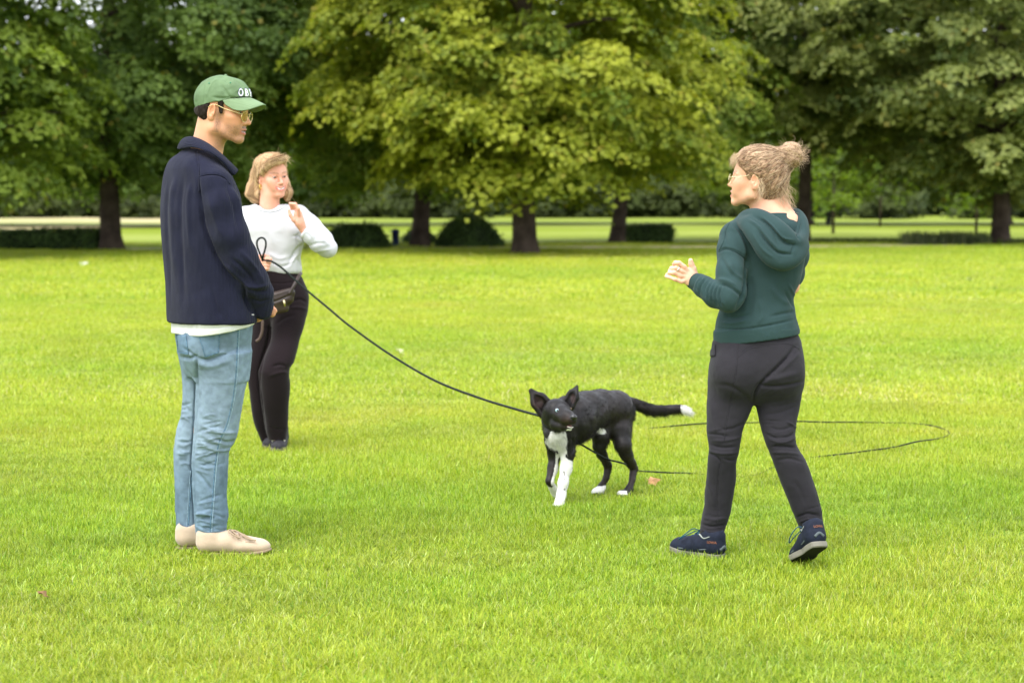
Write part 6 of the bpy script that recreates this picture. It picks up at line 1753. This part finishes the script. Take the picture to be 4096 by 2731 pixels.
    fore = np.array([Wm(566.5, 437, -.12), Wm(567.6, 452, -.13), Wm(566.0, 468, -.145), Wm(563.2, 482, -.16), Wm(561.2, 494, -.165), G(559.2, 507)])
    def near(Pl, rr):
        best = np.full(n, 9.)
        for a, b in zip(Pl[:-1], Pl[1:]):
            ba = b - a; t = np.clip(((V - a) @ ba) / (ba @ ba), 0, 1); best = np.minimum(best, np.linalg.norm(V - a - t[:, None] * ba, axis=1))
        return best < rr
    fl = near(fore, R(12))
    W_ |= fl & (v > 457.5 + .6 * (u - 566) + wob) & (V[:, 1] < YD - .11); W_ |= fl & (v > 450) & (u < 566 + wob) & (u > 559) & (V[:, 1] < YD - .13)
    W_ |= (v > 483 + wob) & (u > 546) & (u < 557.6) & (V[:, 1] > YD - .125) & (v < 498)
    W_ |= (u > 586) & (u < 606) & (v > 484.8 + .35 * (600 - u) * 0 + wob)
    W_ |= (u > 615) & (u < 627.5 + wob) & (v > 490.5 + wob)
    W_ |= (u > 680.5 + wob)
    W_ |= (np.hypot((u - 601.5) / 4.2, (v - 430.5) / 2.8) < 1 + .3 * wob) & (V[:, 1] < YD + .25)
    W_ |= (np.hypot((u - 569.5) / 3.4, (v - 430.0) / 1.7) < 1) & (V[:, 1] < YD - .26)
    c[W_] = wht * (1 + .05 * noise3(V[W_], 60, 2))[:, None]
    sp = fl & W_ & (noise3(V, 75, 12) > .68) & (v > 462) & (v < 490); c[sp] = (.06, .06, .06)
    er = (np.hypot((u - 538) / 5, (v - 402) / 6) < 1) & (N[:, 1] < -.3) | (np.hypot((u - 573) / 2.6, (v - 398) / 5) < 1) & (N[:, 1] < -.3)
    c[er] = c[er] * .5 + np.array((.06, .035, .030)) * .5
    ns = np.linalg.norm(V - Wm(573.2, 417.0, -.358), axis=1) < R(3.7); c[ns] = (.012, .012, .013)
    mo = (np.hypot((u - 571.0) / 4.5, (v - 425.9) / 1.5) < 1) & (V[:, 1] < YD - .28); c[mo] = (.16, .07, .065)
    pad = (np.hypot((u - 594) / 4, (v - 493.5) / 2) < 1) & (N[:, 2] < -.1); c[pad] = (.03, .028, .028)
    fur = mat("dog_coat", attr=True, rough=.5, spec=.28, sheen=.0, bump=(150, .25, .002, (1, 1, .45)))
    D = mk("dog", V, Q, fur, None, c, at=base)
    tag(D, "black dog with white chest, paws and tail tip and one blue eye", "dog")
    # eyes
    cs = Caster(V, Q)
    for (uu, vv), ic, r_ in (((557.0, 409.8), (.50, .70, .78), 2.2), ((570.6, 408.4), (.20, .12, .05), 1.5)):
        p = cs(uu, vv)
        if p is None: continue
        cdir = unit(np.array((0, 0, CAMH)) - p)
        F2 = Field(.0016); cc = p - cdir * R(r_ * .45); F2.add(el(cc, (R(r_), R(r_), R(r_))), 0); Ve, Qe = F2.build(1)
        g = unit(cdir + np.array((.12, 0, .02))); d = np.arccos(np.clip(((Ve - cc) / np.linalg.norm(Ve - cc, axis=1, keepdims=True)) @ g, -1, 1))
        ce = np.tile(np.array((.010, .009, .009)), (len(Ve), 1)); ce[d < .85] = ic; ce[d < .42] = (.004, .004, .004)
        mk("eye", Ve, Qe, mat("dog_eye", attr=True, rough=.08, spec=.6), D, ce)
    Fn = Field(.0018); Fn.add(el(Wm(573.6, 416.6, -.362), (R(3.3), R(2.6), R(2.7))), 0); Fn.add(el(Wm(572.8, 419.6, -.360), (R(1.6), R(1.6), R(2.0))), .004)
    for x_ in (572.2, 575.2): Fn.sub(el(Wm(x_, 417.4, -.378), (R(.8), R(.9), R(.7))), .002)
    Vn, Qn = Fn.build(1); mk("nose", Vn, Qn, mat("wet_nose", (.012, .012, .013), .22, .6, bump=(400, .3, .001)), D)
    # lower teeth, tongue
    Vt, Ft = tube(catmull([Wm(567.5, 426.2, -.335), Wm(571.0, 427.2, -.345), Wm(573.0, 426.6, -.335)], 5), R(.55), 6)
    mk("teeth", Vt, Ft, mat("ivory", (.6, .57, .5), .4, .4), D)
    # fringe of longer hair: tail brush, chest, thighs, belly
    r = np.random.default_rng(6); K = 4
    m = ((u > 633) & (v < 420)) * .6 + ((u > 545) & (u < 570) & (v > 430) & (v < 452)) * .8 + ((u > 570) & (u < 622) & (v > 425)) * .3 + .45
    m[ns | mo | (np.hypot((u - 570) / 7, (v - 427.5) / 5) < 1) & (V[:, 1] < YD - .22) | (np.hypot(u - 557, v - 409.8) < 4) | (np.hypot(u - 570.6, v - 408.4) < 3)] = 0
    ix = r.choice(n, 24000, p=m / m.sum())
    ln = np.where((u[ix] > 640) & (v[ix] < 420), .020, np.where((v[ix] > 455), .006, .012)) * r.uniform(.5, 1.2, len(ix))
    fwd = np.zeros((len(ix), 3)); fwd[:, 2] = -.9; fwd[:, 0] = .5
    tl = (u[ix] > 633) & (v[ix] < 420); fwd[tl] = (1.6, .1, -.35)
    hd = (v[ix] < 430) & (u[ix] < 578); fwd[hd] = (-.6, .9, .0)
    d0 = N[ix] * np.where(tl, .45, .14)[:, None] + fwd * .6 + r.normal(0, .15, (len(ix), 3)); d0 -= N[ix] * np.minimum(0, (d0 * N[ix]).sum(1) - .12)[:, None]; d0 /= np.linalg.norm(d0, axis=1, keepdims=True)
    th = np.linspace(0, 1, K)[None, :, None]
    S = V[ix][:, None] - N[ix][:, None] * .0012 + d0[:, None] * ln[:, None, None] * th + np.array((0, 0, -.25)) * (ln[:, None, None] * th ** 2)
    Vs, Fs = strands(S, .00055)
    cc = np.repeat(np.clip(c[ix] * r.uniform(.6, 1.2, (len(ix), 1)), 0, .85), K * 3, 0)
    f = mk("fur", Vs, Fs, mat("dog_hair", attr=True, rough=.5, spec=.18), D, cc); f["kind"] = "stuff"
    # collar
    col = mat("black_webbing", (.012, .013, .013), .6, .3)
    a = np.linspace(0, 2 * math.pi, 28, endpoint=False)
    cen = Wm(557.5, 421.5, -.145); e1 = unit(np.array((1, -.35, -.25))); e2 = unit(np.cross(np.array((0.15, -.45, .9)), e1))
    Vt, Ft = tube(cen + R(14.8) * np.cos(a)[:, None] * e1 + R(14.8) * np.sin(a)[:, None] * e2, R(1.6), 6, closed=True)
    mk("collar", Vt, Ft, col, D)
    return D
DOG = dog()
# ------------------------------------------------------------------ leads
M_LEAD = mat("dark_green_lead", (.006, .010, .008), .6, .2, bump=(200, .2, .001))
def leads():
    root = empty("dog_lead", W(264, 259, YB - .2)); tag(root, "dark lead running from the hand of the woman in white to the dog's collar", "lead")
    pts = [(262.8, 259.5, YB - .200), (267, 260.2, YB - .225), (271, 260.8, YB - .235), (276, 263.6, YB - .25), (282.7, 268.3, YB - .27), (294.1, 278.5, YB - .29), (306.9, 290.0, YB - .32), (328.6, 308.0, YB - .40), (350, 325.7, YB - .50), (391.9, 355.2, YB - .72), (435.4, 380.3, YB - 1.00), (479, 397.3, YB - 1.32), (515, 408.4, YB - 1.62), (541, 415.6, YB - 1.86), (546.5, 417.5, YB - 1.93)]
    L = catmull([W(*p) for p in pts], 8)
    V, Fs = tube(L, .0060, 8, None)
    mk("strap", V, Fs, M_LEAD, root)
    lp = [(262.6, 260, YB - .20), (260.2, 254.0, YB - .215), (257.6, 247.5, YB - .22), (256.9, 242, YB - .22), (258.6, 238.6, YB - .22), (262.4, 237.4, YB - .225), (265.4, 240, YB - .225), (265.9, 245, YB - .225), (264.6, 250.5, YB - .22), (262.9, 256, YB - .215), (262.4, 260.5, YB - .20)]
    V, Fs = tube(catmull([W(*p) for p in lp], 6), .0055, 8, None)
    mk("hand_loop", V, Fs, M_LEAD, root)
    t = empty("training_lead", G(660, 473)); tag(t, "long dark line on the grass looping behind the woman in the hoodie", "lead")
    up = .034
    pts = [W(569, 436, YD - .10), W(578, 442.5, YD - .08), W(584, 445.5, YD - .02), W(596, 452.5, YD + .0), W(609, 459, YD + .03), W(624, 463.0, YD + .06)]
    gr = [(638, 469.8), (650, 471.2), (672, 472.8), (700, 474.0), (730, 475.5), (752, 474.5), (772, 468.5), (790, 461.5), (805, 457.3), (830, 454.6), (862, 451), (890, 447.0), (918, 442.0), (937, 437.6), (948.5, 433.0), (947, 428.8), (934, 424.4), (914, 421.6), (886, 420.8), (855, 420.6), (815, 421.0), (775, 421.3), (735, 422.0), (705, 423.2), (685, 424.2), (668, 425.0), (650, 426.0)]
    P = list(pts) + [G(u, v, (.012 if 690 < u < 812 and v > 450 else .034 if u < 690 and v > 460 else .031) + .004 * math.sin(i * 1.7)) for i, (u, v) in enumerate(gr)]
    L = catmull(P, 10)
    hgt = np.array([1 if i > 60 else 0 for i in range(len(L))])
    L[:, 2] += hgt * .010 * noise3(L, 3.5, 2)
    V, Fs = tube(L, .0048, 6, None)
    mk("line", V, Fs, M_LEAD, t)
leads()
# ------------------------------------------------------------------ small things on the lawn
def small():
    m = mat("dry_leaf", (.46, .25, .11), .7, .2, var=(30, .3))
    def leaf(u, v, s, name, label, cat, mt, rot, tilt):
        p = G(u, v, .035); a = np.linspace(0, 2 * math.pi, 15, endpoint=False)
        r_ = s * (1 + .38 * np.cos(5 * a)) * (1 + .2 * np.cos(a))
        P = np.stack([r_ * np.cos(a), r_ * np.sin(a) * .8, .18 * s * np.cos(2 * a) + .12 * s * np.sin(3 * a)], 1)
        M = np.array(Matrix.Rotation(rot, 3, 'Z') @ Matrix.Rotation(tilt, 3, 'X')); P = P @ M.T
        T = np.vstack([P, [[0, 0, .05 * s]]]); B = T - np.array((0, 0, .0015)); n = 15
        F = [[i, (i + 1) % n, n] for i in range(n)] + [[(i + 1) % n + n + 1, i + n + 1, 2 * n + 1] for i in range(n)]
        Fq = [[i, i + n + 1, (i + 1) % n + n + 1, (i + 1) % n] for i in range(n)]
        o = mk(name, np.vstack([T, B]) + p, [np.array(F), np.array(Fq)], mt, at=p, smooth=False); tag(o, label, cat)
    leaf(651.5, 480.3, .032, "fallen_leaf", "orange brown fallen leaf on the grass just right of the dog's hind paw", "leaf", m, .5, .7)
    wm = mat("white_scrap", (.62, .62, .56), .8, .2); pm = mat("pale_scrap", (.42, .44, .22), .8, .2); bm_ = mat("brown_leaf", (.20, .11, .05), .8, .2)
    leaf(82.5, 263, .075, "paper_scrap", "small white scrap lying on the lawn at far left", "litter", wm, .2, .4)
    leaf(400, 350.5, .045, "paper_scrap", "tiny pale scrap on the lawn left of the hanging lead", "litter", pm, 1.2, .5)
    leaf(43, 593, .022, "fallen_leaf", "small brown leaf in the grass at the lower left of the photo", "leaf", bm_, 1.5, .5)
    leaf(969.5, 278.5, .05, "paper_scrap", "tiny pale fleck on the lawn at the right behind the hoodie woman", "litter", pm, 2.2, .5)
small()
